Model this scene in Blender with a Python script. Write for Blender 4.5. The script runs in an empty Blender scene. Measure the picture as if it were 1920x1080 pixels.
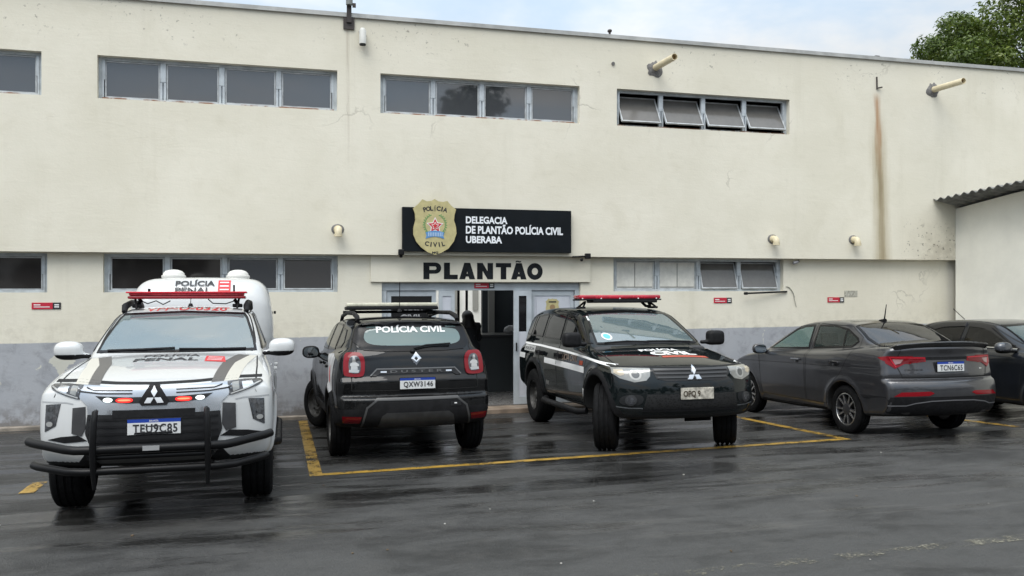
import bpy, bmesh, math, random
import numpy as np
from mathutils import Vector, Matrix
from mathutils.geometry import delaunay_2d_cdt

SC = bpy.context.scene
COL = SC.collection
R = math.radians
rng = random.Random(7)
nrg = np.random.default_rng(11)
SLOPE = -0.0308            # the yard rises gently from the wall towards the street

# ------------------------------------------------------------------ camera
cd = bpy.data.cameras.new("camera")
cd.sensor_width = 36.0
cd.lens = 1626.4 / 1920 * 36.0
cd.shift_y = (535.35 - 540) / 1920
cd.clip_start = 0.05
cd.clip_end = 2000
cam = bpy.data.objects.new("camera", cd)
COL.objects.link(cam)
cam.location = (0, -13.85, 2.066)
cam.rotation_euler = (R(90), 0, R(-15.411))
SC.camera = cam

# ------------------------------------------------------------------ exposure
SC.view_settings.view_transform = 'Standard'
SC.view_settings.look = 'None'
SC.view_settings.exposure = 1.08
SC.view_settings.gamma = 1.0

# ------------------------------------------------------------------ node helper
class NT:
    def __init__(self, tree):
        self.t = tree; self.n = tree.nodes; self.l = tree.links
    def node(self, kind, **kw):
        nd = self.n.new(kind)
        for k, v in kw.items(): setattr(nd, k, v)
        return nd
    def put(self, sock, v):
        if v is None: return
        if isinstance(v, bpy.types.NodeSocket): self.l.new(v, sock)
        else:
            if hasattr(sock.default_value, '__len__') and isinstance(v, (int, float)): v = [v] * len(sock.default_value)
            if hasattr(sock.default_value, '__len__') and len(sock.default_value) == 4 and len(v) == 3: v = (*v, 1)
            sock.default_value = v
    def math(self, op, a, b=None, c=None, clamp=False):
        nd = self.node('ShaderNodeMath', operation=op, use_clamp=clamp)
        self.put(nd.inputs[0], a); self.put(nd.inputs[1], b); self.put(nd.inputs[2], c)
        return nd.outputs[0]
    def vmath(self, op, a, b=None):
        nd = self.node('ShaderNodeVectorMath', operation=op)
        self.put(nd.inputs[0], a); self.put(nd.inputs[1], b)
        return nd.outputs[0]
    def ramp(self, v, lo, hi, a=0.0, b=1.0, smooth=True):
        nd = self.node('ShaderNodeMapRange', interpolation_type='SMOOTHSTEP' if smooth else 'LINEAR')
        for i, x in enumerate((v, lo, hi, a, b)): self.put(nd.inputs[i], x)
        return nd.outputs[0]
    def mix(self, f, a, b, blend='MIX'):
        nd = self.node('ShaderNodeMix', data_type='RGBA', blend_type=blend)
        self.put(nd.inputs['Factor'], f); self.put(nd.inputs[6], a); self.put(nd.inputs[7], b)
        return nd.outputs[2]
    def noise(self, vec, scale, detail=4, rough=0.55, dist=0.0):
        nd = self.node('ShaderNodeTexNoise')
        self.put(nd.inputs['Vector'], vec); self.put(nd.inputs['Scale'], scale)
        self.put(nd.inputs['Detail'], detail); self.put(nd.inputs['Roughness'], rough); self.put(nd.inputs['Distortion'], dist)
        return nd.outputs[0]
    def voronoi(self, vec, scale, feature='F1'):
        nd = self.node('ShaderNodeTexVoronoi', feature=feature)
        self.put(nd.inputs['Vector'], vec); self.put(nd.inputs['Scale'], scale)
        return nd.outputs['Distance']
    def coords(self):
        return self.node('ShaderNodeTexCoord').outputs['Object']
    def sep(self, v):
        nd = self.node('ShaderNodeSeparateXYZ'); self.put(nd.inputs[0], v)
        return nd.outputs
    def bump(self, h, strength, dist=0.02):
        nd = self.node('ShaderNodeBump'); self.put(nd.inputs['Height'], h)
        nd.inputs['Strength'].default_value = strength; nd.inputs['Distance'].default_value = dist
        return nd.outputs[0]

# ------------------------------------------------------------------ overcast sky and soft sun
SUN_EL, SUN_AZ = R(56), R(222)     # azimuth from +Y clockwise: behind the camera
w = bpy.data.worlds.new("World"); SC.world = w; w.use_nodes = True
T = NT(w.node_tree); bg = T.n['Background']
sky = T.node('ShaderNodeTexSky', sky_type='NISHITA', sun_disc=False)
sky.sun_elevation = SUN_EL; sky.sun_rotation = SUN_AZ; sky.air_density = 1.0; sky.dust_density = 1.5
g = T.node('ShaderNodeTexCoord').outputs['Generated']
sx, sy, sz = T.sep(g)
flat = T.node('ShaderNodeCombineXYZ')                     # cloud layer: direction pushed onto a plane overhead
den = T.math('ADD', T.math('MAXIMUM', sz, 0.0), 0.18)
T.put(flat.inputs[0], T.math('DIVIDE', sx, den)); T.put(flat.inputs[1], T.math('DIVIDE', sy, den))
cl = T.noise(flat.outputs[0], 1.1, 6, 0.56, 0.35)
cl2 = T.noise(flat.outputs[0], 0.42, 3, 0.5)
thick = T.ramp(cl, 0.38, 0.62)
grey = T.ramp(cl2, 0.35, 0.65, 0.80, 1.12)
lum = T.math('MULTIPLY', grey, T.math('ADD', 3.3, T.math('MULTIPLY', T.math('MAXIMUM', sz, 0.0), 11.8)))
cc = T.node('ShaderNodeVectorMath', operation='SCALE')
T.put(cc.inputs[0], T.mix(thick, (0.70, 0.85, 1.0), (1.0, 1.0, 0.985)))
T.put(cc.inputs['Scale'], lum)
skyc = T.mix(T.math('ADD', 0.80, T.math('MULTIPLY', thick, 0.18)), sky.outputs[0], cc.outputs[0])
T.put(bg.inputs['Color'], skyc); bg.inputs['Strength'].default_value = 0.075

sl = bpy.data.lights.new("sun", 'SUN'); sl.energy = 1.1; sl.angle = R(40); sl.color = (1.0, 0.97, 0.92)
so = bpy.data.objects.new("sun", sl); COL.objects.link(so)
sd = Vector((math.sin(SUN_AZ) * math.cos(SUN_EL), math.cos(SUN_AZ) * math.cos(SUN_EL), math.sin(SUN_EL)))
so.rotation_euler = (-sd).to_track_quat('-Z', 'Y').to_euler()
so.location = sd * 60

# ------------------------------------------------------------------ materials
MATS = {}
def pmat(name, color, rough=0.5, metal=0.0, coat=0.0, spec=0.5, emit=None, es=0.0, noise=0.0, nscale=6.0, bump=0.0, bscale=60.0, ior=None, trans=0.0):
    if name in MATS: return MATS[name]
    m = bpy.data.materials.new(name); m.use_nodes = True
    t = NT(m.node_tree); b = t.n['Principled BSDF']
    col = color
    if noise:
        n = t.noise(t.coords(), nscale, 5, 0.6)
        col = t.mix(t.ramp(n, 0.3, 0.7), tuple(c * (1 - noise) for c in color), tuple(min(1, c * (1 + noise)) for c in color))
    t.put(b.inputs['Base Color'], col)
    if noise:
        t.put(b.inputs['Roughness'], t.ramp(t.noise(t.coords(), nscale * 1.7, 4), 0.3, 0.7, max(0, rough - 0.1), min(1, rough + 0.1)))
    else: b.inputs['Roughness'].default_value = rough
    b.inputs['Metallic'].default_value = metal
    b.inputs['Coat Weight'].default_value = coat; b.inputs['Coat Roughness'].default_value = 0.04
    b.inputs['Specular IOR Level'].default_value = spec
    if ior: b.inputs['IOR'].default_value = ior
    if trans: b.inputs['Transmission Weight'].default_value = trans
    if emit: b.inputs['Emission Color'].default_value = (*emit, 1); b.inputs['Emission Strength'].default_value = es
    if bump: t.put(b.inputs['Normal'], t.bump(t.noise(t.coords(), bscale, 5), bump, 0.01))
    MATS[name] = m
    return m

def glass_mat(name, tint, refl=1.6, opac=0.0, ocol=(0.02, 0.02, 0.02), ripple=0.0):
    """thin tinted glazing: a see-through tint under a mirror layer by Fresnel"""
    m = bpy.data.materials.new(name); m.use_nodes = True
    t = NT(m.node_tree); t.n.remove(t.n['Principled BSDF']); out = t.n['Material Output']
    tr = t.node('ShaderNodeBsdfTransparent'); t.put(tr.inputs[0], tint)
    base = tr.outputs[0]
    if opac:
        df = t.node('ShaderNodeBsdfDiffuse'); t.put(df.inputs[0], ocol)
        ms = t.node('ShaderNodeMixShader'); ms.inputs[0].default_value = opac
        t.l.new(tr.outputs[0], ms.inputs[1]); t.l.new(df.outputs[0], ms.inputs[2]); base = ms.outputs[0]
    gl = t.node('ShaderNodeBsdfGlossy'); gl.inputs['Roughness'].default_value = 0.015
    fr = t.node('ShaderNodeFresnel'); fr.inputs['IOR'].default_value = refl
    if ripple:
        bp = t.bump(t.noise(t.coords(), 3.0, 2), ripple, 0.01); t.put(gl.inputs['Normal'], bp)
    ms = t.node('ShaderNodeMixShader'); t.l.new(fr.outputs[0], ms.inputs[0])
    t.l.new(base, ms.inputs[1]); t.l.new(gl.outputs[0], ms.inputs[2]); t.l.new(ms.outputs[0], out.inputs[0])
    return m

def paint_mat(name, color, metal=0.0, rough=0.35, dust=0.0, dustcol=(0.16, 0.145, 0.12), coat=1.0, spec=0.5):
    """car paint: clear coat over colour, road film thicker low down and in streaks; dark trim inside"""
    m = bpy.data.materials.new(name); m.use_nodes = True
    t = NT(m.node_tree); b = t.n['Principled BSDF']; co = t.coords(); x, y, z = t.sep(co)
    col = color; r = rough; cr = 0.03
    if dust:
        st = t.node('ShaderNodeCombineXYZ')
        t.put(st.inputs[0], t.math('MULTIPLY', x, 9.0)); t.put(st.inputs[1], t.math('MULTIPLY', y, 9.0)); t.put(st.inputs[2], t.math('MULTIPLY', z, 0.9))
        f = t.math('MULTIPLY', t.ramp(t.noise(st.outputs[0], 1.0, 5, 0.6), 0.38, 0.72), t.ramp(z, 1.15, 0.25, 0.25, 1.0))
        f = t.math('ADD', f, t.math('MULTIPLY', t.ramp(z, 0.75, 0.2), 0.5))
        f = t.math('MULTIPLY', f, dust, clamp=True)
        col = t.mix(f, color, dustcol); r = t.math('ADD', rough, t.math('MULTIPLY', f, 0.4))
        cr = t.math('ADD', 0.03, t.math('MULTIPLY', f, 0.5))
        t.put(b.inputs['Coat Weight'], t.math('SUBTRACT', coat, t.math('MULTIPLY', f, 0.7), clamp=True))
    else: b.inputs['Coat Weight'].default_value = coat
    geo = t.node('ShaderNodeNewGeometry')
    t.put(b.inputs['Base Color'], col); t.put(b.inputs['Roughness'], r); t.put(b.inputs['Coat Roughness'], cr)
    b.inputs['Metallic'].default_value = metal; b.inputs['Specular IOR Level'].default_value = spec
    inner = t.node('ShaderNodeBsdfDiffuse'); inner.inputs[0].default_value = (0.03, 0.03, 0.032, 1)
    ms = t.node('ShaderNodeMixShader'); t.l.new(geo.outputs['Backfacing'], ms.inputs[0])
    t.l.new(b.outputs[0], ms.inputs[1]); t.l.new(inner.outputs[0], ms.inputs[2])
    t.l.new(ms.outputs[0], t.n['Material Output'].inputs[0])
    MATS[name] = m
    return m

# ------------------------------------------------------------------ object helpers
def tag(o, label=None, cat=None, group=None, kind=None):
    if label: o['label'] = label
    if cat: o['category'] = cat
    if group: o['group'] = group
    if kind: o['kind'] = kind
    return o
def empty(name, loc=(0, 0, 0), rz=0.0, label=None, cat=None, group=None):
    o = bpy.data.objects.new(name, None); COL.objects.link(o)
    o.location = loc; o.rotation_euler = (0, 0, rz); o.empty_display_size = 0.2
    return tag(o, label, cat, group)
def copy_tree(o, parent=None):
    c = o.copy(); COL.objects.link(c)
    if parent: c.parent = parent
    for ch in list(o.children): copy_tree(ch, c)
    return c

class MB:
    """collects faces, then links them as ONE mesh object"""
    def __init__(self): self.v = []; self.f = []; self.m = []; self.mi = 0
    def add(self, vs, fs):
        o = len(self.v); self.v += [tuple(p) for p in vs]
        for f in fs: self.f.append(tuple(i + o for i in f)); self.m.append(self.mi)
        return self
    def box(self, a, b, bev=0.0, M=None):
        (x0, y0, z0), (x1, y1, z1) = a, b
        if bev <= 0:
            vs = [(x, y, z) for x in (x0, x1) for y in (y0, y1) for z in (z0, z1)]
            fs = [(0, 1, 3, 2), (4, 6, 7, 5), (0, 4, 5, 1), (2, 3, 7, 6), (0, 2, 6, 4), (1, 5, 7, 3)]
        else:
            bm = bmesh.new(); bmesh.ops.create_cube(bm, size=1)
            for v in bm.verts: v.co = Vector(((x0 + x1) / 2 + v.co.x * (x1 - x0), (y0 + y1) / 2 + v.co.y * (y1 - y0), (z0 + z1) / 2 + v.co.z * (z1 - z0)))
            bmesh.ops.bevel(bm, geom=list(bm.edges), offset=bev, segments=2, affect='EDGES', profile=0.5)
            bm.verts.index_update(); vs = [v.co.copy() for v in bm.verts]; fs = [[v.index for v in f.verts] for f in bm.faces]; bm.free()
        if M is not None: vs = [M @ Vector(p) for p in vs]
        return self.add(vs, fs)
    def tube(self, pts, r, n=10, caps=True, closed=False):
        pts = [Vector(p) for p in pts]; k = len(pts); rs = r if hasattr(r, '__len__') else [r] * k
        vs = []; fs = []; prev = None
        for i, p in enumerate(pts):
            a = pts[i - 1] if (i or closed) else p; b = pts[(i + 1) % k] if (i < k - 1 or closed) else p
            d = (b - a).normalized()
            u = prev - d * prev.dot(d) if prev is not None else d.orthogonal()
            u.normalize(); prev = u; vv = d.cross(u)
            for j in range(n):
                an = 2 * math.pi * j / n; vs.append(p + (u * math.cos(an) + vv * math.sin(an)) * rs[i])
        for i in range(k if closed else k - 1):
            for j in range(n):
                a = i * n + j; b = i * n + (j + 1) % n; c = ((i + 1) % k) * n + (j + 1) % n; d = ((i + 1) % k) * n + j
                fs.append((a, b, c, d))
        if caps and not closed:
            fs.append(tuple(range(n))[::-1]); fs.append(tuple((k - 1) * n + j for j in range(n)))
        return self.add(vs, fs)
    def lathe(self, prof, n=32, M=None, caps=False):
        """profile (radius, axial) revolved about local +Y"""
        vs = []; fs = []; k = len(prof)
        for r_, a in prof:
            for j in range(n):
                an = 2 * math.pi * j / n; vs.append(Vector((r_ * math.cos(an), a, r_ * math.sin(an))))
        for i in range(k - 1):
            for j in range(n):
                fs.append((i * n + j, (i + 1) * n + j, (i + 1) * n + (j + 1) % n, i * n + (j + 1) % n))
        if caps:
            fs.append(tuple(range(n))); fs.append(tuple((k - 1) * n + j for j in range(n))[::-1])
        if M is not None: vs = [M @ p for p in vs]
        return self.add(vs, fs)
    def ball(self, c, r, n=14, m=8):
        c = Vector(c); r = Vector(r) if hasattr(r, '__len__') else Vector((r, r, r)); vs = []; fs = []
        for i in range(m + 1):
            th = math.pi * i / m
            for j in range(n):
                an = 2 * math.pi * j / n
                vs.append(c + Vector((r.x * math.sin(th) * math.cos(an), r.y * math.sin(th) * math.sin(an), r.z * math.cos(th))))
        for i in range(m):
            for j in range(n): fs.append((i * n + j, (i + 1) * n + j, (i + 1) * n + (j + 1) % n, i * n + (j + 1) % n))
        return self.add(vs, fs)
    def prism(self, poly, f0, f1):
        """2-D outline swept between two maps (a,b)->3-D"""
        n = len(poly); vs = [f0(*p) for p in poly] + [f1(*p) for p in poly]
        fs = [tuple(range(n))[::-1], tuple(range(n, 2 * n))] + [(i, (i + 1) % n, n + (i + 1) % n, n + i) for i in range(n)]
        return self.add(vs, fs)
    def build(self, name, mats, parent=None, smooth=None, loc=None, fix=True):
        me = bpy.data.meshes.new(name); me.from_pydata([tuple(p) for p in self.v], [], self.f)
        mats = mats if isinstance(mats, (list, tuple)) else [mats]
        for m in mats: me.materials.append(m)
        if len(mats) > 1: me.polygons.foreach_set('material_index', self.m)
        if fix:
            bm = bmesh.new(); bm.from_mesh(me); bmesh.ops.remove_doubles(bm, verts=bm.verts, dist=1e-5)
            bmesh.ops.recalc_face_normals(bm, faces=bm.faces); bm.to_mesh(me); bm.free()
        me.update()
        if smooth is not None:
            me.shade_smooth()
            me.set_sharp_from_angle(angle=R(smooth))
        o = bpy.data.objects.new(name, me); COL.objects.link(o)
        if parent is not None: o.parent = parent
        if loc is not None: o.location = loc
        return o

# ------------------------------------------------------------------ lettering
def text_shape(s, bold=0.0, shear=0.0, spacing=1.0):
    """flat letter shapes as (verts, faces) scaled to a unit box [0..1]x[0..1]"""
    cu = bpy.data.curves.new("lettering", 'FONT'); cu.body = s; cu.size = 1.0; cu.offset = bold; cu.resolution_u = 3
    cu.shear = shear; cu.space_character = spacing; cu.space_line = 0.95
    ob = bpy.data.objects.new("lettering", cu); COL.objects.link(ob)
    dg = bpy.context.evaluated_depsgraph_get(); ev = ob.evaluated_get(dg); me = ev.to_mesh()
    v = np.array([tuple(p.co)[:2] for p in me.vertices]); f = [tuple(p.vertices) for p in me.polygons]
    ev.to_mesh_clear(); bpy.data.objects.remove(ob); bpy.data.curves.remove(cu)
    lo, hi = v.min(0), v.max(0)
    return (v - lo) / (hi - lo), f, (hi - lo)[0] / (hi - lo)[1]

def flat_text(name, s, o, right, up, width, height, mat, parent, bold=0.0, shear=0.0, depth=0.003, spacing=1.0):
    """lettering in a plane: o is the lower-left corner; raised by depth along right x up"""
    v, f, _ = text_shape(s, bold, shear, spacing)
    o = Vector(o); r = Vector(right).normalized(); u = Vector(up).normalized(); n = r.cross(u)
    mb = MB()
    mb.add([o + r * (p[0] * width) + u * (p[1] * height) + n * depth for p in v], f)
    return mb.build(name, mat, parent, fix=False)

# ------------------------------------------------------------------ signed-distance modelling
def chaikin(pts, n=3):
    """corner-cutting of a closed outline; a third value flags a crisp corner (0..1, small = crisp)"""
    P = [(p[0], p[1], p[2] if len(p) > 2 else 0.25) for p in pts]
    for it in range(n):
        Q = []
        for i, p in enumerate(P):
            a = P[i - 1]; b = P[(i + 1) % len(P)]; c = p[2]
            Q.append((p[0] + (a[0] - p[0]) * c, p[1] + (a[1] - p[1]) * c, c))
            Q.append((p[0] + (b[0] - p[0]) * c, p[1] + (b[1] - p[1]) * c, c))
        P = Q
        # keep crisp flags alive only for one round
        P = [(x, y, 0.25 if c < 0.25 else c) for x, y, c in P]
    return np.array([(x, y) for x, y, _ in P])

def poly_sdf(P, X, Y):
    """exact signed distance to a closed polygon, negative inside"""
    d2 = np.full(X.shape, 1e9); ins = np.zeros(X.shape, bool)
    A = P; B = np.roll(P, -1, 0)
    for (ax, ay), (bx, by) in zip(A, B):
        ex, ey = bx - ax, by - ay; L = ex * ex + ey * ey
        if L < 1e-14: continue
        px, py = X - ax, Y - ay
        t = np.clip((px * ex + py * ey) / L, 0, 1)
        dx, dy = px - t * ex, py - t * ey
        np.minimum(d2, dx * dx + dy * dy, out=d2)
        c = (ay <= Y) != (by <= Y)
        if ey != 0: ins ^= c & (X < ax + (Y - ay) * ex / ey)
    d = np.sqrt(d2)
    return np.where(ins, -d, d)

class Poly2:
    """polygon distance with a table for bulk sampling and the exact value on demand"""
    def __init__(self, pts, n=3, h=0.012, pad=0.5):
        self.P = chaikin(pts, n) if n else np.array([p[:2] for p in pts])
        lo = self.P.min(0) - pad; hi = self.P.max(0) + pad; self.lo = lo; self.h = h
        nx, ny = np.ceil((hi - lo) / h).astype(int) + 1
        gx, gy = np.meshgrid(lo[0] + np.arange(nx) * h, lo[1] + np.arange(ny) * h, indexing='ij')
        self.T = poly_sdf(self.P, gx, gy)
    def __call__(self, X, Y, exact=False):
        if exact: return poly_sdf(self.P, X, Y)
        a = np.clip((X - self.lo[0]) / self.h, 0, self.T.shape[0] - 1.001); b = np.clip((Y - self.lo[1]) / self.h, 0, self.T.shape[1] - 1.001)
        i = a.astype(int); j = b.astype(int); a = a - i; b = b - j; T_ = self.T
        return (T_[i, j] * (1 - a) + T_[i + 1, j] * a) * (1 - b) + (T_[i, j + 1] * (1 - a) + T_[i + 1, j + 1] * a) * b

def smin(a, b, k):
    h = np.maximum(k - np.abs(a - b), 0) / k
    return np.minimum(a, b) - h * h * k * 0.25
def smax(a, b, k): return -smin(-a, -b, k)
def sstep(x, a, b):
    t = np.clip((x - a) / (b - a), 0, 1); return t * t * (3 - 2 * t)
class Curve1:
    """smoothed 1-D table"""
    def __init__(self, pts, sigma=0.05):
        p = np.array(pts, float); lo, hi = p[0, 0] - 0.6, p[-1, 0] + 0.6
        self.x = np.arange(lo, hi, 0.005); y = np.interp(self.x, p[:, 0], p[:, 1])
        n = int(3 * sigma / 0.005); k = np.exp(-0.5 * (np.arange(-n, n + 1) * 0.005 / sigma) ** 2); k /= k.sum()
        self.y = np.convolve(np.pad(y, n, mode='edge'), k, mode='valid')
    def __call__(self, x): return np.interp(x, self.x, self.y)

def surface_nets(f, lo, hi, h, half=True, refine=None):
    """naive surface nets; half=True samples y>=0 and mirrors across y=0"""
    xs = np.arange(lo[0], hi[0] + h, h); zs = np.arange(lo[2], hi[2] + h, h)
    ys = (np.arange(0, int((hi[1]) / h) + 3) - 0.5) * h if half else np.arange(lo[1], hi[1] + h, h)
    V = np.empty((len(xs), len(ys), len(zs)))
    for s in range(0, len(xs), 40):
        X, Y, Z = np.meshgrid(xs[s:s + 40], np.abs(ys) if half else ys, zs, indexing='ij'); V[s:s + 40] = f(X, Y, Z)
    I = V < 0
    nx, ny, nz = V.shape
    cnt = np.zeros((nx - 1, ny - 1, nz - 1), np.int8)
    for a in (0, 1):
        for b in (0, 1):
            for c in (0, 1): cnt += I[a:nx - 1 + a, b:ny - 1 + b, c:nz - 1 + c]
    act = (cnt > 0) & (cnt < 8); ci, cj, ck = np.nonzero(act)
    idx = np.full(act.shape, -1); idx[ci, cj, ck] = np.arange(len(ci))
    acc = np.zeros((len(ci), 3)); num = np.zeros(len(ci))
    corners = [(a, b, c) for a in (0, 1) for b in (0, 1) for c in (0, 1)]
    for p in corners:
        for ax in range(3):
            if p[ax]: continue
            q = list(p); q[ax] = 1
            va = V[ci + p[0], cj + p[1], ck + p[2]]; vb = V[ci + q[0], cj + q[1], ck + q[2]]
            m = (va < 0) != (vb < 0)
            t = np.where(m, va / np.where(m, va - vb, 1), 0)
            pos = np.tile(np.array(p, float), (len(ci), 1)); pos[:, ax] = t
            acc += pos * m[:, None]; num += m
    acc /= num[:, None]
    P = np.stack([xs[ci] + acc[:, 0] * h, ys[cj] + acc[:, 1] * h, zs[ck] + acc[:, 2] * h], 1)
    F = []
    for ax in range(3):
        sl0 = [slice(None)] * 3; sl1 = [slice(None)] * 3; sl0[ax] = slice(0, -1); sl1[ax] = slice(1, None)
        a = I[tuple(sl0)]; b = I[tuple(sl1)]; ch = a != b
        u, v_ = [k for k in range(3) if k != ax]
        e = np.array(np.nonzero(ch)).T
        e = e[(e[:, u] > 0) & (e[:, v_] > 0) & (e[:, u] < V.shape[u] - 1) & (e[:, v_] < V.shape[v_] - 1)]
        def cell(du, dv):
            c = e.copy(); c[:, u] += du; c[:, v_] += dv; return idx[c[:, 0], c[:, 1], c[:, 2]]
        q = np.stack([cell(-1, -1), cell(0, -1), cell(0, 0), cell(-1, 0)], 1)
        fl = a[e[:, 0], e[:, 1], e[:, 2]]
        if ax == 1: fl = ~fl
        q[~fl] = q[~fl][:, ::-1]
        F.append(q)
    F = np.concatenate(F); F = F[(F >= 0).all(1)]
    if half:
        mid = cj == 0; P[mid, 1] = 0.0
        P[:, 1] = np.maximum(P[:, 1], 0.0); N = None
        if refine: P, N = refine(P); P[mid, 1] = 0.0
        n = len(P); mp = np.arange(n); other = np.nonzero(~mid)[0]
        mp[other] = n + np.arange(len(other))
        P2 = P[other].copy(); P2[:, 1] *= -1
        F = np.concatenate([F, mp[F][:, ::-1]]); P = np.concatenate([P, P2])
        if refine:
            N[mid, 1] = 0.0; N2 = N[other].copy(); N2[:, 1] *= -1; return P, F, np.concatenate([N, N2])
    return P, F

def grad(f, P, e=0.003):
    k = np.array([(1, -1, -1), (-1, -1, 1), (-1, 1, -1), (1, 1, 1)], float); n = np.zeros_like(P)
    for q in k:
        S = P + q * e; n += q[None, :] * f(S[:, 0], S[:, 1], S[:, 2])[:, None]
    return n / np.maximum(np.linalg.norm(n, axis=1), 1e-9)[:, None], np.linalg.norm(n, axis=1) / (4 * e)

def newton(f, P, it=2):
    for _ in range(it):
        n, s = grad(f, P); d = f(P[:, 0], P[:, 1], P[:, 2])
        P = P - n * (np.clip(d, -0.01, 0.01) / np.maximum(s, 0.4))[:, None]
    n, s = grad(f, P)
    return P, n

def make_mesh(name, P, F, mats, midx=None, normals=None, parent=None):
    me = bpy.data.meshes.new(name)
    me.from_pydata(P.tolist() if hasattr(P, 'tolist') else P, [], F.tolist() if hasattr(F, 'tolist') else F)
    for m in (mats if isinstance(mats, (list, tuple)) else [mats]): me.materials.append(m)
    if midx is not None: me.polygons.foreach_set('material_index', np.asarray(midx, np.int32))
    me.polygons.foreach_set('use_smooth', np.ones(len(me.polygons), bool))
    me.update()
    if normals is not None: me.normals_split_custom_set_from_vertices(np.asarray(normals).tolist())
    o = bpy.data.objects.new(name, me); COL.objects.link(o)
    if parent is not None: o.parent = parent
    return o

def sdf_object(name, f, lo, hi, h, mats, parent=None, half=False, mat_of=None, it=2):
    P, F = surface_nets(f, lo, hi, h, half)
    g = (lambda X, Y, Z: f(X, np.abs(Y), Z)) if half else f
    P, n = newton(g, P, it)
    mi = mat_of(P[F].mean(1)) if mat_of else None
    return make_mesh(name, P, F, mats, mi, n, parent)

def xy(P): return np.array([(p[0], p[1]) for p in P], float)

def in_poly(P, X, Y):
    ins = np.zeros(X.shape, bool); A = xy(P); B = np.roll(A, -1, 0)
    for (ax, ay), (bx, by) in zip(A, B):
        if ay == by: continue
        ins ^= ((ay <= Y) != (by <= Y)) & (X < ax + (Y - ay) * (bx - ax) / (by - ay))
    return ins

def resample(P, res):
    out = []; P = xy(P)
    for a, b in zip(P, np.roll(P, -1, 0)):
        n = max(1, int(math.ceil(np.linalg.norm(b - a) / res)))
        out += [a + (b - a) * i / n for i in range(n)]
    return np.array(out)

def inset(P, d):
    """inner offset of an outline"""
    P = xy(P); n = len(P)
    area = 0.5 * np.sum(P[:, 0] * np.roll(P[:, 1], -1) - np.roll(P[:, 0], -1) * P[:, 1]); s = 1 if area > 0 else -1
    Q = []
    for i in range(n):
        a, p, b = P[i - 1], P[i], P[(i + 1) % n]
        e1 = (p - a) / max(np.linalg.norm(p - a), 1e-9); e2 = (b - p) / max(np.linalg.norm(b - p), 1e-9)
        n1 = np.array([-e1[1], e1[0]]) * s; n2 = np.array([-e2[1], e2[0]]) * s
        m = n1 + n2; m /= max(np.linalg.norm(m), 1e-9); Q.append(p + m * d / max(0.5, m @ n1))
    return np.array(Q)

def fill(outer, holes, res):
    """triangulate an outline (with holes) on a fine grid -> verts 2-D, faces"""
    loops = [resample(outer, res)] + [resample(h_, res) for h_ in holes]
    pts = []; edges = []
    for L in loops:
        o = len(pts); pts += [tuple(p) for p in L]; edges += [(o + i, o + (i + 1) % len(L)) for i in range(len(L))]
    lo, hi = loops[0].min(0), loops[0].max(0)
    gx, gy = np.meshgrid(np.arange(lo[0] + res * .5, hi[0], res), np.arange(lo[1] + res * .5, hi[1], res)); gx = gx.ravel(); gy = gy.ravel()
    if len(gx):
        d = poly_sdf(loops[0], gx, gy); ok = d < -res * 0.45
        for L in loops[1:]: ok &= poly_sdf(L, gx, gy) > res * 0.45
        pts += list(zip(gx[ok], gy[ok]))
    r_ = delaunay_2d_cdt([Vector((float(a), float(b))) for a, b in pts], edges, [], 2, 1e-6)
    V = np.array([tuple(v) for v in r_[0]]); F = [tuple(f) for f in r_[2]]
    if holes:
        C = np.array([V[list(f)].mean(0) for f in F]); k = np.zeros(len(F), bool)
        for L in loops[1:]: k |= in_poly(L, C[:, 0], C[:, 1])
        F = [f for f, b in zip(F, k) if not b]
    return V, F

def mir(P): return [(-p[0], *p[1:]) for p in P]

# ------------------------------------------------------------------ shared materials
BLACK_TRIM = pmat("black_trim", (0.009, 0.009, 0.010), 0.55, spec=0.2, noise=0.3, nscale=20)
RUBBER = pmat("rubber", (0.006, 0.006, 0.0065), 0.8, spec=0.15, noise=0.35, nscale=18)
GAP = pmat("shut_line", (0.004, 0.004, 0.004), 0.8)
CHROME = pmat("chrome", (0.62, 0.63, 0.65), 0.12, 1.0)
SATIN = pmat("satin_silver", (0.42, 0.43, 0.45), 0.28, 0.9)
WHITE_LETTER = pmat("white_letter", (0.78, 0.78, 0.77), 0.5)
RED_LETTER = pmat("red_letter", (0.55, 0.03, 0.035), 0.5)
DARK_LETTER = pmat("dark_letter", (0.025, 0.025, 0.028), 0.5)
FRIT = pmat("glass_edge", (0.005, 0.005, 0.006), 0.25, spec=0.25)
LAMP_CLEAR = pmat("lamp_clear", (0.25, 0.25, 0.235), 0.12, 0.25, coat=0.8, noise=0.15, nscale=9)
HEAD_DARK = pmat("headlight_dark", (0.085, 0.087, 0.092), 0.2, 0.3, spec=0.4, noise=0.5, nscale=28)
LAMP_DARK = pmat("lamp_dark", (0.05, 0.052, 0.058), 0.12, 0.2, coat=1.0, noise=0.6, nscale=35)
LAMP_RED = pmat("lamp_red", (0.19, 0.004, 0.009), 0.14, coat=0.35, spec=0.15)
LAMP_REDDARK = pmat("lamp_red_dark", (0.12, 0.003, 0.006), 0.15, coat=0.4, spec=0.2)
LAMP_GREY = pmat("lamp_grey", (0.42, 0.42, 0.41), 0.15, 0.4, coat=0.6)
REFLECTOR = pmat("lamp_reflector", (0.75, 0.75, 0.76), 0.12, 0.85)
CABIN = pmat("cabin_trim", (0.035, 0.035, 0.037), 0.75)
SEAT = pmat("seat_cloth", (0.06, 0.06, 0.065), 0.9, noise=0.3, nscale=40)
GRILLE = pmat("grille_black", (0.006, 0.006, 0.007), 0.45)
STEEL_WHEEL = pmat("steel_wheel", (0.06, 0.058, 0.055), 0.5, 0.4, noise=0.4, nscale=14)
ALLOY = pmat("alloy_dark", (0.10, 0.10, 0.105), 0.35, 0.8)
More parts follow.
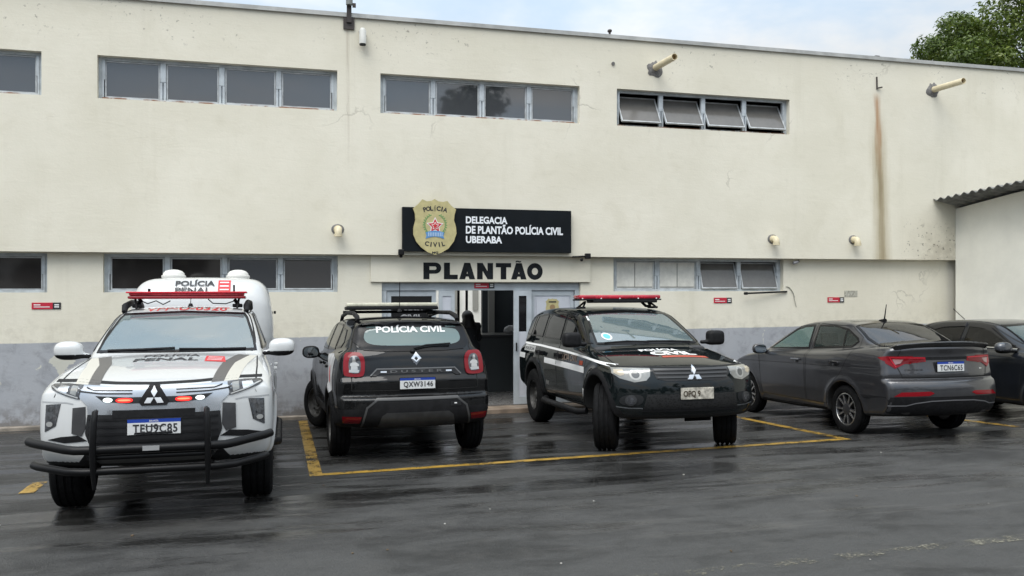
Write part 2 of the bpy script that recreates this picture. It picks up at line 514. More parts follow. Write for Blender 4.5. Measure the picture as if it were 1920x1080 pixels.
ALLOY_CUT = pmat("alloy_cut", (0.55, 0.54, 0.52), 0.3, 0.9, noise=0.2, nscale=15)
MIRROR = pmat("mirror_glass_mat", (0.25, 0.28, 0.30), 0.03, 1.0)
PLATE_WHITE = pmat("plate_white", (0.62, 0.63, 0.63), 0.4, noise=0.06, nscale=30)
PLATE_BLUE = pmat("plate_blue", (0.01, 0.045, 0.30), 0.4)
GLASS_SHIELD = glass_mat("windscreen_glass", (0.50, 0.60, 0.60), 2.9, 0.48, (0.22, 0.295, 0.31), 0.06)  # blue-grey diffuse share paints in the reflected sky
GLASS_CLEAR = glass_mat("side_glass", (0.80, 0.90, 0.87), 1.5, 0.06, (0.2, 0.3, 0.28))
GLASS_FRONT = glass_mat("front_door_glass", (0.60, 0.74, 0.70), 1.5, 0.5, (0.19, 0.285, 0.26))  # teal diffuse share stands in for daylight seen through the cabin
GLASS_DARK = glass_mat("smoked_glass", (0.07, 0.075, 0.08), 1.5, 0.3, (0.006, 0.006, 0.007))
GLASS_TEAL = glass_mat("tailgate_glass", (0.55, 0.70, 0.68), 1.7, 0.62, (0.17, 0.245, 0.24))  # teal diffuse share paints in the pane's bright reflection
GLASS_BACK = glass_mat("back_window_glass", (0.22, 0.24, 0.26), 2.0, 0.2, (0.02, 0.02, 0.025))

# ------------------------------------------------------------------ cars
class Car:
    """body surface = lower shell U greenhouse - wheel arches, each a rounded extrusion of drawn profiles"""
    def __init__(s, lower, cabin, wl, il, wc, ic, arches, bowl=(0.25, 0.2), bowc=(0.12, 0.10), crown=(0.05, 0.05), kl=0.09, kc=0.10, kj=0.05, flare=0.0, bp=2.3, extra=None, flw=0.05):
        s.pl = Poly2(lower); s.pc = Poly2(cabin)
        s.wl = Curve1(wl, 0.12); s.il = Curve1(il, 0.03); s.wc = Curve1(wc, 0.12); s.ic = Curve1(ic, 0.05)
        s.arch = arches; s.bowl = bowl; s.bowc = bowc; s.crown = crown; s.kl, s.kc, s.kj = kl, kc, kj; s.flare = flare; s.bp = bp; s.extra = extra; s.flw = flw
        s.x0 = s.pl.P[:, 0].min() - 0.1; s.x1 = s.pl.P[:, 0].max() + 0.1; s.zt = s.pc.P[:, 1].max() + 0.12
    def f(s, X, Y, Z, exact=False):
        Y = np.abs(Y); yy = (Y / 0.9); b = yy ** s.bp
        sf = sstep(X, 0.1, 2.1); sr = sstep(-X, 0.1, 2.1)
        Xl = X + s.bowl[0] * b * sf - s.bowl[1] * b * sr
        Zl = Z + s.crown[0] * yy * yy * sstep(Z, 0.75, 1.05)
        hw = s.wl(X) + s.il(Z)
        if s.flare:
            for ax, az, ra in s.arch:
                rr = np.sqrt((X - ax) ** 2 + (Z - az) ** 2)
                hw = hw + s.flare * np.exp(-((rr - ra - 0.02) / s.flw) ** 2) * sstep(Z, az - 0.25, az)
        d = smax(s.pl(Xl, Zl, exact), Y - hw, s.kl)
        Xc = X + s.bowc[0] * yy ** 2 * sstep(X, -0.3, 1.0) - s.bowc[1] * yy ** 2 * sstep(-X, 0.4, 2.0)
        Zc = Z + s.crown[1] * yy * yy
        c = smax(s.pc(Xc, Zc, exact), Y - (s.wc(X) + s.ic(Z)), s.kc)
        d = smin(d, c, s.kj)
        if s.extra: d = s.extra(d, X, Y, Z)
        for ax, az, ra in s.arch:
            d = smax(d, -np.maximum(np.sqrt((X - ax) ** 2 + (Z - az) ** 2) - ra, 0.5 - Y), 0.015)
        return d
    def mesh(s, h=0.018):
        fe = lambda X, Y, Z: s.f(X, Y, Z, True)
        s.P, s.F, s.N = surface_nets(s.f, (s.x0, 0, 0.1), (s.x1, 1.05, s.zt), h, True, lambda P: newton(fe, newton(s.f, P, 1)[0], 1))
        return s
    def trace(s, view, ab):
        ab = np.asarray(ab, float); a, b = ab[:, 0], ab[:, 1]; z = np.zeros_like(a)
        O, D = {'L': ((a, z + 1.4, b), (0, -1, 0)), 'R': ((a, z - 1.4, b), (0, 1, 0)), 'F': ((z + 3.0, a, b), (-1, 0, 0)),
                'B': ((z - 3.4, a, b), (1, 0, 0)), 'T': ((a, b, z + 2.4), (0, 0, -1))}[view]
        O = np.stack(O, 1); D = np.array(D, float); t = np.zeros(len(a)); lim = {'L': 1.4, 'R': 1.4, 'F': 4.5, 'B': 4.5, 'T': 2.0}[view]
        for it in range(70):
            P = O + D * t[:, None]; t = np.minimum(t + np.clip(s.f(P[:, 0], P[:, 1], P[:, 2]) * 0.8, -0.05, 0.3), lim)
        P = O + D * t[:, None]; ok = (np.abs(s.f(P[:, 0], P[:, 1], P[:, 2])) < 0.012) & (t < lim - 1e-3)
        fe = lambda X, Y, Z: s.f(X, Y, Z, True)
        for it in range(3):
            P = O + D * t[:, None]; t = t + np.clip(fe(P[:, 0], P[:, 1], P[:, 2]) * 0.9, -0.01, 0.01)
        P = O + D * t[:, None]; n, _ = grad(fe, P)
        return P, n, ok & ((n * -D).sum(1) > 0.17)
    def root(s, name, pose, label, cat, group=None):
        x, y, yaw = pose
        s.o = empty(name, (x, y, SLOPE * y), 0, label, cat, group)
        s.o.rotation_euler = (Matrix.Rotation(math.atan(SLOPE), 3, 'X') @ Matrix.Rotation(R(yaw), 3, 'Z')).to_euler()
        return s.o
    def body(s, mats, holes=(), parts=(), mat_of=None):
        """holes: (view, outline) openings under the glazing; parts: (name, view, outline) skins split off as their own mesh"""
        C = s.P[s.F].mean(1); Nf = s.N[s.F].mean(1)
        def sel(view, poly):
            ab, k, sg = {'L': ((0, 2), 1, 1), 'R': ((0, 2), 1, -1), 'F': ((1, 2), 0, 1), 'B': ((1, 2), 0, -1), 'T': ((0, 1), 2, 1)}[view]
            m = in_poly(poly, C[:, ab[0]], C[:, ab[1]]) & (Nf[:, k] * sg > 0.12)
            if view in 'LR': m &= C[:, 1] * sg > 0.3
            return m
        keep = np.ones(len(s.F), bool)
        for view, poly in holes: keep &= ~sel(view, poly)
        mi = mat_of(C, Nf) if mat_of else np.zeros(len(s.F), int)
        out = {}
        def put(name, m, par):
            F = s.F[m]
            if not len(F): return None
            u, inv = np.unique(F, return_inverse=True)
            return make_mesh(name, s.P[u], inv.reshape(F.shape), mats, mi[m], s.N[u], par)
        for name, view, poly in parts:
            m = sel(view, poly) & keep; keep &= ~m
            out.setdefault(name, []).append(put(name, m, s.o))
        s.b = put('body', keep, s.o)
        return out
    def panel(s, name, view, outer, mat, parent=None, off=0.004, res=0.03, holes=(), skirt=True, smooth=0):
        if smooth: outer = chaikin(outer, smooth)
        v2, f = fill(outer, holes, res)
        P, n, ok = s.trace(view, v2)
        f = [t for t in f if all(ok[i] for i in t)]
        Q = P + n * off
        if not f: return None
        f = np.array(f)
        a = Q[f]; fn = np.cross(a[:, 1] - a[:, 0], a[:, 2] - a[:, 0]); flip = (fn * n[f].mean(1)).sum(1) < 0
        f[flip] = f[flip][:, ::-1]
        V = Q.tolist(); N = n.tolist(); FF = f.tolist()
        if skirt:
            cnt = {}
            for t in FF:
                for i in range(3):
                    e = (t[i], t[(i + 1) % 3]); cnt[e] = 1
            rim = [e for e in cnt if (e[1], e[0]) not in cnt]
            idx = {}
            for e in rim:
                for i in e:
                    if i not in idx: idx[i] = len(V); V.append((P[i] - n[i] * 0.006).tolist()); N.append(n[i].tolist())
            FF += [[e[1], e[0], idx[e[0]], idx[e[1]]] for e in rim]
        used = sorted({i for t in FF for i in t}); mp = {k: i for i, k in enumerate(used)}
        V = np.array(V)[used]; N = np.array(N)[used]
        return make_mesh(name, V, [[mp[i] for i in t] for t in FF], mat, None, N, parent or s.o)
    def glass(s, name, view, outer, mat, rim=0.03, res=0.035, off=0.005, smooth=0, rimmat=None):
        """glazing with its dark printed edge; returns the pane"""
        if smooth: outer = chaikin(outer, smooth)
        inn = inset(outer, rim)
        g = s.panel(name, view, inn, mat, None, off, res, skirt=False)
        s.panel('edge_seal', view, outer, rimmat or FRIT, g, off + 0.002, res * 0.7, holes=[inn])
        return g
    def strip(s, name, view, pts, w, mat, parent=None, off=0.0025, closed=False, res=0.03):
        """narrow band following the skin (shut lines, mouldings)"""
        pts = np.array(pts, float)
        if closed: pts = np.vstack([pts, pts[:1]])
        L = [pts[0]]
        for a, b in zip(pts[:-1], pts[1:]):
            n = max(1, int(np.linalg.norm(b - a) / res)); L += [a + (b - a) * i / n for i in range(1, n + 1)]
        L = np.array(L); d = np.gradient(L, axis=0); d /= np.maximum(np.linalg.norm(d, axis=1), 1e-9)[:, None]
        q = np.stack([-d[:, 1], d[:, 0]], 1) * w / 2
        A = np.concatenate([L + q, L - q]); P, n, ok = s.trace(view, A); Q = P + n * off; m = len(L)
        F = [(i, i + 1, m + i + 1, m + i) for i in range(m - 1) if ok[[i, i + 1, m + i, m + i + 1]].all()]
        if not F: return None
        a = Q[np.array(F)]; fn = np.cross(a[:, 1] - a[:, 0], a[:, 2] - a[:, 0])
        F = [t if k > 0 else t[::-1] for t, k in zip(F, (fn * n[[t[0] for t in F]]).sum(1))]
        used = sorted({i for t in F for i in t}); mp = {k: i for i, k in enumerate(used)}
        return make_mesh(name, Q[used], [[mp[i] for i in t] for t in F], mat, None, n[used], parent or s.o)
    def text(s, name, txt, view, o, right, up, mat, parent=None, bold=0.02, off=0.004, shear=0.0, spacing=1.0):
        """lettering painted on the skin: o lower-left, right and up edge vectors in the view's 2-D plane"""
        v, f, _ = text_shape(txt, bold, shear, spacing)
        ab = np.array(o)[None] + v[:, :1] * np.array(right)[None] + v[:, 1:] * np.array(up)[None]
        P, n, ok = s.trace(view, ab); f = [t for t in f if all(ok[i] for i in t)]
        if not f: return None
        Q = P + n * off
        return make_mesh(name, Q, [list(t) for t in f], mat, None, n, parent or s.o)

def superell(c, r, p=3.0):
    c = np.array(c); r = np.array(r)
    return lambda X, Y, Z: ((np.abs((X - c[0]) / r[0]) ** p + np.abs((Y - c[1]) / r[1]) ** p + np.abs((Z - c[2]) / r[2]) ** p) ** (1 / p) - 1) * r.min()

def tyre_wheel(parent, x, y, z, rad, wid, rimr, style, steer=0.0, name='wheel'):
    """wheel > tyre, rim; outer face points away from the car"""
    wh = empty(name, (x, y, z), (math.pi if y < 0 else 0) + R(steer)); wh.parent = parent
    hw = wid / 2; b = rad - rimr
    prof = [(rimr, -hw * .80), (rimr + .012, -hw * .95), (rimr + b * .45, -hw * 1.0), (rad - .035, -hw * .97), (rad - .010, -hw * .84), (rad - .001, -hw * .70)]
    for g_ in (-0.42, 0.0, 0.42):
        prof += [(rad, hw * (g_ - .09)), (rad - .009, hw * (g_ - .06)), (rad - .009, hw * (g_ + .06)), (rad, hw * (g_ + .09))]
    prof += [(rad - .001, hw * .70), (rad - .010, hw * .84), (rad - .035, hw * .97), (rimr + b * .45, hw * 1.0), (rimr + .012, hw * .95), (rimr, hw * .80)]
    MB().lathe(prof, 56).build('tyre', RUBBER, wh, smooth=28)
    m = MB()
    m.lathe([(rimr + .002, -hw * .8), (rimr + .004, hw * .80), (rimr - .012, hw * .84), (rimr - .022, hw * .6), (rimr - .03, -hw * .5), (.02, -hw * .4)], 48)
    if style == 'steel':
        m.lathe([(rimr - .02, hw * .55), (rimr - .05, hw * .30), (rimr * .62, hw * .42), (rimr * .45, hw * .55), (rimr * .30, hw * .42), (.065, hw * .42), (.055, hw * .62), (.0, hw * .64)], 48)
        for k in range(10):
            a = 2 * math.pi * k / 10
            m.ball((rimr * .70 * math.cos(a), hw * .37, rimr * .70 * math.sin(a)), (.022, .012, .022), 8, 5)
        m.build('rim', STEEL_WHEEL, wh, smooth=35)
    else:
        n = 10 if style == 'alloy' else 6
        m.mi = 0; m.lathe([(.075, hw * .45), (.075, hw * .72), (.03, hw * .78), (0, hw * .78)], 20)
        for k in range(n):
            a = 2 * math.pi * (k + .5 * (k % 2) * .35) / n; ca, sa = math.cos(a), math.sin(a)
            w0, w1 = (.020, .013) if n == 10 else (.04, .05)
            for mi, yy0, yy1, sh in ((0, .30, .66, 1.0), (1, .66, .69, .62)):
                m.mi = mi
                def q(r_, t, yy): return (r_ * ca - t * sa, hw * yy, r_ * sa + t * ca)
                r0, r1 = .06, rimr - .012
                vs = [q(r0, -w0 * sh, yy1), q(r0, w0 * sh, yy1), q(r1, w1 * sh, yy1 + .1), q(r1, -w1 * sh, yy1 + .1), q(r0, -w0 * sh, yy0), q(r0, w0 * sh, yy0), q(r1, w1 * sh, yy0), q(r1, -w1 * sh, yy0)]
                m.add(vs, [(0, 1, 2, 3), (4, 7, 6, 5), (0, 4, 5, 1), (1, 5, 6, 2), (2, 6, 7, 3), (3, 7, 4, 0)])
        m.mi = 1; m.lathe([(rimr - .004, hw * .82), (rimr - .014, hw * .85), (rimr - .016, hw * .80)], 48)
        m.build('rim', [ALLOY, ALLOY_CUT], wh, smooth=30)
    return wh

def side_mirror(parent, c, r, mats, facing_glass=True, arm=None, p=2.6):
    """shell with a black foot and a mirror facing backwards"""
    cx, cy, cz = c; s = 1 if cy > 0 else -1
    def f(X, Y, Z):
        d = superell(c, r, p)(X, Y, Z)
        d = smax(d, (cx - r[0] * .55) - X, 0.02)
        t0 = np.array(arm[0]); t1 = np.array(arm[1]); dv = t1 - t0
        t = np.clip(((X - t0[0]) * dv[0] + (Y - t0[1]) * dv[1] + (Z - t0[2]) * dv[2]) / (dv @ dv), 0, 1)
        cap = np.sqrt((X - t0[0] - t * dv[0]) ** 2 * .5 + (Y - t0[1] - t * dv[1]) ** 2 + (Z - t0[2] - t * dv[2]) ** 2) - 0.024
        return smin(d, cap, 0.03)
    lo = np.minimum(np.array(c) - np.array(r) - .04, np.minimum(arm[0], arm[1]) - np.array([.06, .04, .04])); hi = np.maximum(np.array(c) + np.array(r) + .04, np.maximum(arm[0], arm[1]) + np.array([.06, .04, .04]))
    o = sdf_object('side_mirror', f, lo, hi, 0.014, mats, parent, mat_of=lambda C: (C[:, 2] < cz - r[2] * .45).astype(int) if len(mats) > 1 else np.zeros(len(C), int))
    n = 20; gx = cx - r[0] * .55 - .002
    pts = [(gx, cy + r[1] * .84 * np.sign(math.cos(a)) * abs(math.cos(a)) ** .7, cz + r[2] * .78 * np.sign(math.sin(a)) * abs(math.sin(a)) ** .7) for a in [2 * math.pi * k / n for k in range(n)]]
    MB().add(pts, [tuple(range(n))]).build('mirror_glass', MIRROR, o, fix=False)
    return o

def number_plate(car, view, y, z, txt, w=0.40, h=0.13, style='new', tilt=0.0, worn=None):
    sg = 1 if view == 'F' else -1
    pr, _, _ = car.trace(view, [(y - w / 2, z - h / 2), (y + w / 2, z - h / 2), (y - w / 2, z + h / 2), (y + w / 2, z + h / 2), (y, z)])
    x = (pr[:, 0] * sg).max() * sg
    o = MB().box((-0.006, -w / 2, -h / 2), (0.006, w / 2, h / 2), 0.004).build('licence_plate', BLACK_TRIM if style == 'new' else worn, car.o)
    o.location = (x + sg * 0.014, y, z); o.rotation_euler = (0, tilt, 0 if sg > 0 else math.pi)
    # plate frame: +x outwards, right as read = +y
    if style == 'new':
        m = MB(); e = 0.006
        m.add([(0.0075, -w / 2 + e, -h / 2 + e), (0.0075, w / 2 - e, -h / 2 + e), (0.0075, w / 2 - e, h / 2 - .033), (0.0075, -w / 2 + e, h / 2 - .033)], [(0, 1, 2, 3)]); m.build('plate_face', PLATE_WHITE, o, fix=False)
        m = MB(); m.add([(0.0075, -w / 2 + e, h / 2 - .033), (0.0075, w / 2 - e, h / 2 - .033), (0.0075, w / 2 - e, h / 2 - e), (0.0075, -w / 2 + e, h / 2 - e)], [(0, 1, 2, 3)]); m.build('plate_band', PLATE_BLUE, o, fix=False)
        flat_text('plate_number', txt, (0.0085, -w / 2 + .045, -h / 2 + .016), (0, 1, 0), (0, 0, 1), w - .075, h - .060, DARK_LETTER, o, 0.026, depth=0.001, spacing=1.12)
        flat_text('plate_country', 'BRASIL', (0.0085, -.035, h / 2 - .027), (0, 1, 0), (0, 0, 1), .07, .014, WHITE_LETTER, o, 0.0, depth=0.001)
    else:
        flat_text('plate_number', txt, (0.0075, -w / 2 + .028, -h / 2 + .018), (0, 1, 0), (0, 0, 1), w * .52, h - .050, pmat("plate_worn_ink", (0.05, 0.035, 0.02), 0.7), o, 0.035, depth=0.001)
    return o

def cabin_inside(car, xs, yw, zf, zs, dash, wheel_side=1, bench=True, seat=SEAT):
    """seats, dashboard and steering wheel seen through the glass; xs = front seat x, bench x"""
    for y in (-yw, yw):
        m = MB(); x = xs[0]
        m.box((x - .05, y - .24, zf), (x + .45, y + .24, zs - .42), .05)
        m.box((x - .14, y - .23, zs - .50), (x + .02, y + .23, zs + .04), .06)
        m.box((x - .15, y - .13, zs + .07), (x - .04, y + .13, zs + .25), .04)
        m.tube([(x - .09, y - .06, zs), (x - .09, y - .06, zs + .12)], .008, 6); m.tube([(x - .09, y + .06, zs), (x - .09, y + .06, zs + .12)], .008, 6)
        m.build('seat', seat, car.o, smooth=40)
    if bench:
        m = MB(); x = xs[1]
        m.box((x - .05, -yw - .28, zf), (x + .45, yw + .28, zs - .45), .05); m.box((x - .16, -yw - .28, zs - .5), (x, yw + .28, zs + .0), .06)
        for y in (-yw, yw): m.box((x - .15, y - .12, zs + .02), (x - .05, y + .12, zs + .17), .04)
        m.build('rear_bench', seat, car.o, smooth=40)
    m = MB(); m.box((dash[0], -yw - .33, dash[2] - .3), (dash[1], yw + .33, dash[2]), .06); m.build('dashboard', CABIN, car.o, smooth=40)
    m = MB(); c = Vector((dash[0] - .12, yw * wheel_side, dash[2] - .10)); ax = Vector((-.9, 0, .42)).normalized(); u = Vector((0, 1, 0)); v = ax.cross(u)
    ring = [c + (u * math.cos(a) + v * math.sin(a)) * .185 for a in [2 * math.pi * k / 28 for k in range(28)]]
    m.tube(ring, .015, 8, closed=True); m.tube([c - u * .18, c + u * .18], .02, 6); m.tube([c, c - ax * .22], .03, 8); m.build('steering_wheel', CABIN, car.o, smooth=50)
    m = MB(); m.box((xs[1] - .1, -yw - .35, zf - .03), (dash[1], yw + .35, zf)); m.build('cabin_floor', CABIN, car.o)

def wiper(car, view, pts, parent=None, name='wiper', lift=0.014):
    P, n, ok = car.trace(view, pts); P = P + n * lift
    m = MB(); m.tube([Vector(p) for p in P], [.011] * len(P), 6); return m.build(name, BLACK_TRIM, parent or car.o, smooth=40)

def three_diamonds(car, view, y, z, r, mat, parent=None, off=0.014):
    """three lozenges meeting at a centre, the height of the badge about 1.75 r"""
    m = None; c3 = (y, z); out = []
    for a in (90, 210, 330):
        d = np.array([math.cos(R(a)), math.sin(R(a))]); q = np.array([-d[1], d[0]])
        P = [np.array(c3) + d * r * .03, np.array(c3) + d * r * .52 + q * r * .29, np.array(c3) + d * r, np.array(c3) + d * r * .52 - q * r * .29]
        out.append(P)
    em = empty('emblem', (0, 0, 0)); em.parent = parent or car.o
    for P in out: car.panel('lozenge', view, P, mat, em, off, 0.02)
    return em

# ================================================================== the setting
def wall_material(name, lower):
    m = bpy.data.materials.new(name); m.use_nodes = True
    t = NT(m.node_tree); b = t.n['Principled BSDF']; co = t.coords(); x, y, z = t.sep(co)
    n1 = t.noise(co, 0.55, 5, 0.6); n2 = t.noise(co, 7.0, 5, 0.65)
    col = t.mix(t.ramp(n1, 0.35, 0.68), (0.705, 0.668, 0.555), (0.772, 0.735, 0.625))
    col = t.mix(t.ramp(n2, 0.55, 0.75, 0, 0.16), col, (0.50, 0.48, 0.38))
    # brushed render: long shallow horizontal ridges
    mp = t.node('ShaderNodeMapping'); t.put(mp.inputs['Vector'], co); mp.inputs['Scale'].default_value = (1.3, 1.0, 5.5)
    ridg = t.noise(mp.outputs[0], 1.9, 6, 0.66, 1.1)
    col = t.mix(t.ramp(ridg, 0.58, 0.74, 0, 0.07), col, (0.52, 0.50, 0.39))
    blot = t.noise(co, 1.7, 6, 0.68, 0.8)
    col = t.mix(t.ramp(blot, 0.50, 0.72, 0, 0.20), col, (0.56, 0.52, 0.40))
    rv = t.node('ShaderNodeMapping'); t.put(rv.inputs['Vector'], co); rv.inputs['Scale'].default_value = (3.2, 3.2, 0.25)
    col = t.mix(t.ramp(t.noise(rv.outputs[0], 1.0, 5, 0.6), 0.55, 0.75, 0, 0.16), col, (0.50, 0.465, 0.36))
    # hairline cracks, in patches only
    dv = t.node('ShaderNodeVectorMath', operation='ADD'); t.put(dv.inputs[0], co)
    nn = t.node('ShaderNodeTexNoise'); t.put(nn.inputs['Vector'], co); nn.inputs['Scale'].default_value = 2.2; nn.inputs['Detail'].default_value = 4
    sc = t.node('ShaderNodeVectorMath', operation='SCALE'); t.put(sc.inputs[0], nn.outputs['Color']); sc.inputs['Scale'].default_value = 0.55; t.put(dv.inputs[1], sc.outputs[0])
    vd = t.voronoi(dv.outputs[0], 0.62, 'DISTANCE_TO_EDGE')
    crack = t.math('MULTIPLY', t.ramp(vd, 0.009, 0.002), t.ramp(t.noise(co, 0.55, 2), 0.58, 0.68))
    col = t.mix(t.math('MULTIPLY', crack, 0.32), col, (0.22, 0.20, 0.16))
    rough = 0.85
    if not lower:
        # black mould specks under the coping
        sp = t.math('MULTIPLY', t.ramp(t.noise(co, 15, 3, 0.7), 0.62, 0.67), t.math('MULTIPLY', t.ramp(z, 5.45, 6.0), t.ramp(t.noise(co, 1.1, 2), 0.46, 0.58)))
        col = t.mix(t.math('MULTIPLY', sp, 0.6), col, (0.10, 0.09, 0.075))
        gr = t.math('MULTIPLY', t.ramp(z, 5.7, 6.3, 0, 0.30), t.ramp(n1, 0.3, 0.6))
        col = t.mix(gr, col, (0.42, 0.40, 0.33))
        # rust run below the broken bracket
        cx = t.math('ADD', 10.79, t.math('MULTIPLY', t.math('SUBTRACT', 5.7, z), 0.038))
        wob = t.math('MULTIPLY', t.math('SUBTRACT', t.noise(co, 1.5, 3), 0.5), 0.06)
        stv0 = t.node('ShaderNodeMapping'); t.put(stv0.inputs['Vector'], co); stv0.inputs['Scale'].default_value = (14, 14, 1.1)
        wob = t.math('ADD', wob, t.math('MULTIPLY', t.math('SUBTRACT', t.noise(stv0.outputs[0], 1.0, 5, 0.65), 0.5), 0.16))
        dx = t.math('ABSOLUTE', t.math('SUBTRACT', x, t.math('ADD', cx, wob)))
        core = t.math('MULTIPLY', t.ramp(dx, 0.105, 0.0), t.ramp(z, 5.70, 5.45))
        halo = t.math('MULTIPLY', t.ramp(dx, 0.26, 0.02), t.ramp(z, 5.6, 4.3))
        stv = t.node('ShaderNodeMapping'); t.put(stv.inputs['Vector'], co); stv.inputs['Scale'].default_value = (22, 22, 0.7)
        sn = t.noise(stv.outputs[0], 1.0, 4)
        core = t.math('MULTIPLY', core, t.ramp(sn, 0.25, 0.55, 0.45, 1.0))
        col = t.mix(t.math('MULTIPLY', halo, 0.6), col, (0.34, 0.27, 0.14))
        col = t.mix(t.math('MULTIPLY', core, t.ramp(z, 2.6, 5.0, 0.55, 0.75)), col, t.mix(t.ramp(z, 3.9, 4.9), (0.22, 0.165, 0.085), (0.36, 0.17, 0.06)))
        # grime blotch near the shed
        gd = t.math('MULTIPLY', t.math('MULTIPLY', t.ramp(x, 11.2, 12.3), t.ramp(z, 3.5, 2.7)), t.ramp(t.noise(co, 3.0, 5, 0.7), 0.35, 0.65))
        col = t.mix(t.math('MULTIPLY', gd, 0.45), col, (0.30, 0.26, 0.19))
        g2 = t.math('MULTIPLY', t.math('MULTIPLY', t.ramp(x, 11.2, 11.6), t.ramp(z, 3.4, 3.0)), t.ramp(t.noise(co, 17, 3), 0.62, 0.68))
        col = t.mix(t.math('MULTIPLY', g2, 0.6), col, (0.09, 0.075, 0.06))
        # faint runs under the lamp bracket
        r2 = t.math('MULTIPLY', t.math('MULTIPLY', t.ramp(t.math('ABSOLUTE', t.math('SUBTRACT', x, 1.15)), 0.10, 0.02), t.ramp(z, 3.2, 5.9, 0, 1)), t.ramp(sn, 0.4, 0.65))
        col = t.mix(t.math('MULTIPLY', r2, 0.40), col, (0.33, 0.27, 0.20))
    else:
        edge = t.math('ADD', 1.262, t.math('MULTIPLY', x, 0.0065))
        edge = t.math('ADD', edge, t.math('MULTIPLY', t.math('SUBTRACT', t.noise(co, 6, 3), 0.5), 0.02))
        dado = t.ramp(t.math('SUBTRACT', edge, z), -0.004, 0.008)
        blue = t.mix(t.ramp(n1, 0.3, 0.7), (0.335, 0.350, 0.380), (0.41, 0.42, 0.44))
        blue = t.mix(t.ramp(t.noise(co, 4, 6, 0.72, 0.6), 0.47, 0.70, 0, 0.55), blue, (0.22, 0.225, 0.235))
        peel = t.math('MULTIPLY', t.ramp(t.noise(co, 1.9, 5, 0.55, 0.6), 0.625, 0.642), t.ramp(z, 0.55, 0.75))
        blue = t.mix(t.math('MULTIPLY', peel, 0.85), blue, (0.58, 0.57, 0.49))
        base = t.math('ADD', t.math('MULTIPLY', t.ramp(z, 0.50, 0.05), t.ramp(t.noise(co, 5, 5, 0.7), 0.38, 0.62)), t.ramp(z, 0.16, 0.05, 0, 0.6), clamp=True)
        blue = t.mix(t.math('MULTIPLY', base, 0.7), blue, (0.12, 0.105, 0.09))
        low = t.math('MULTIPLY', t.math('MULTIPLY', t.ramp(z, 1.75, 1.3), t.ramp(n2, 0.42, 0.62)), 0.22)
        col = t.mix(low, col, (0.40, 0.37, 0.30))
        col = t.mix(dado, col, blue)
    t.put(b.inputs['Base Color'], col); b.inputs['Roughness'].default_value = rough; b.inputs['Specular IOR Level'].default_value = 0.25
    h = t.math('ADD', t.math('MULTIPLY', ridg, 0.7), t.math('MULTIPLY', t.noise(co, 28, 4), 0.35))
    h = t.math('SUBTRACT', h, t.math('MULTIPLY', crack, 0.25))
    t.put(b.inputs['Normal'], t.bump(h, 0.28, 0.012))
    return m
WALL_UP = wall_material("cream_render", False)
WALL_LOW = wall_material("cream_render_blue_dado", True)

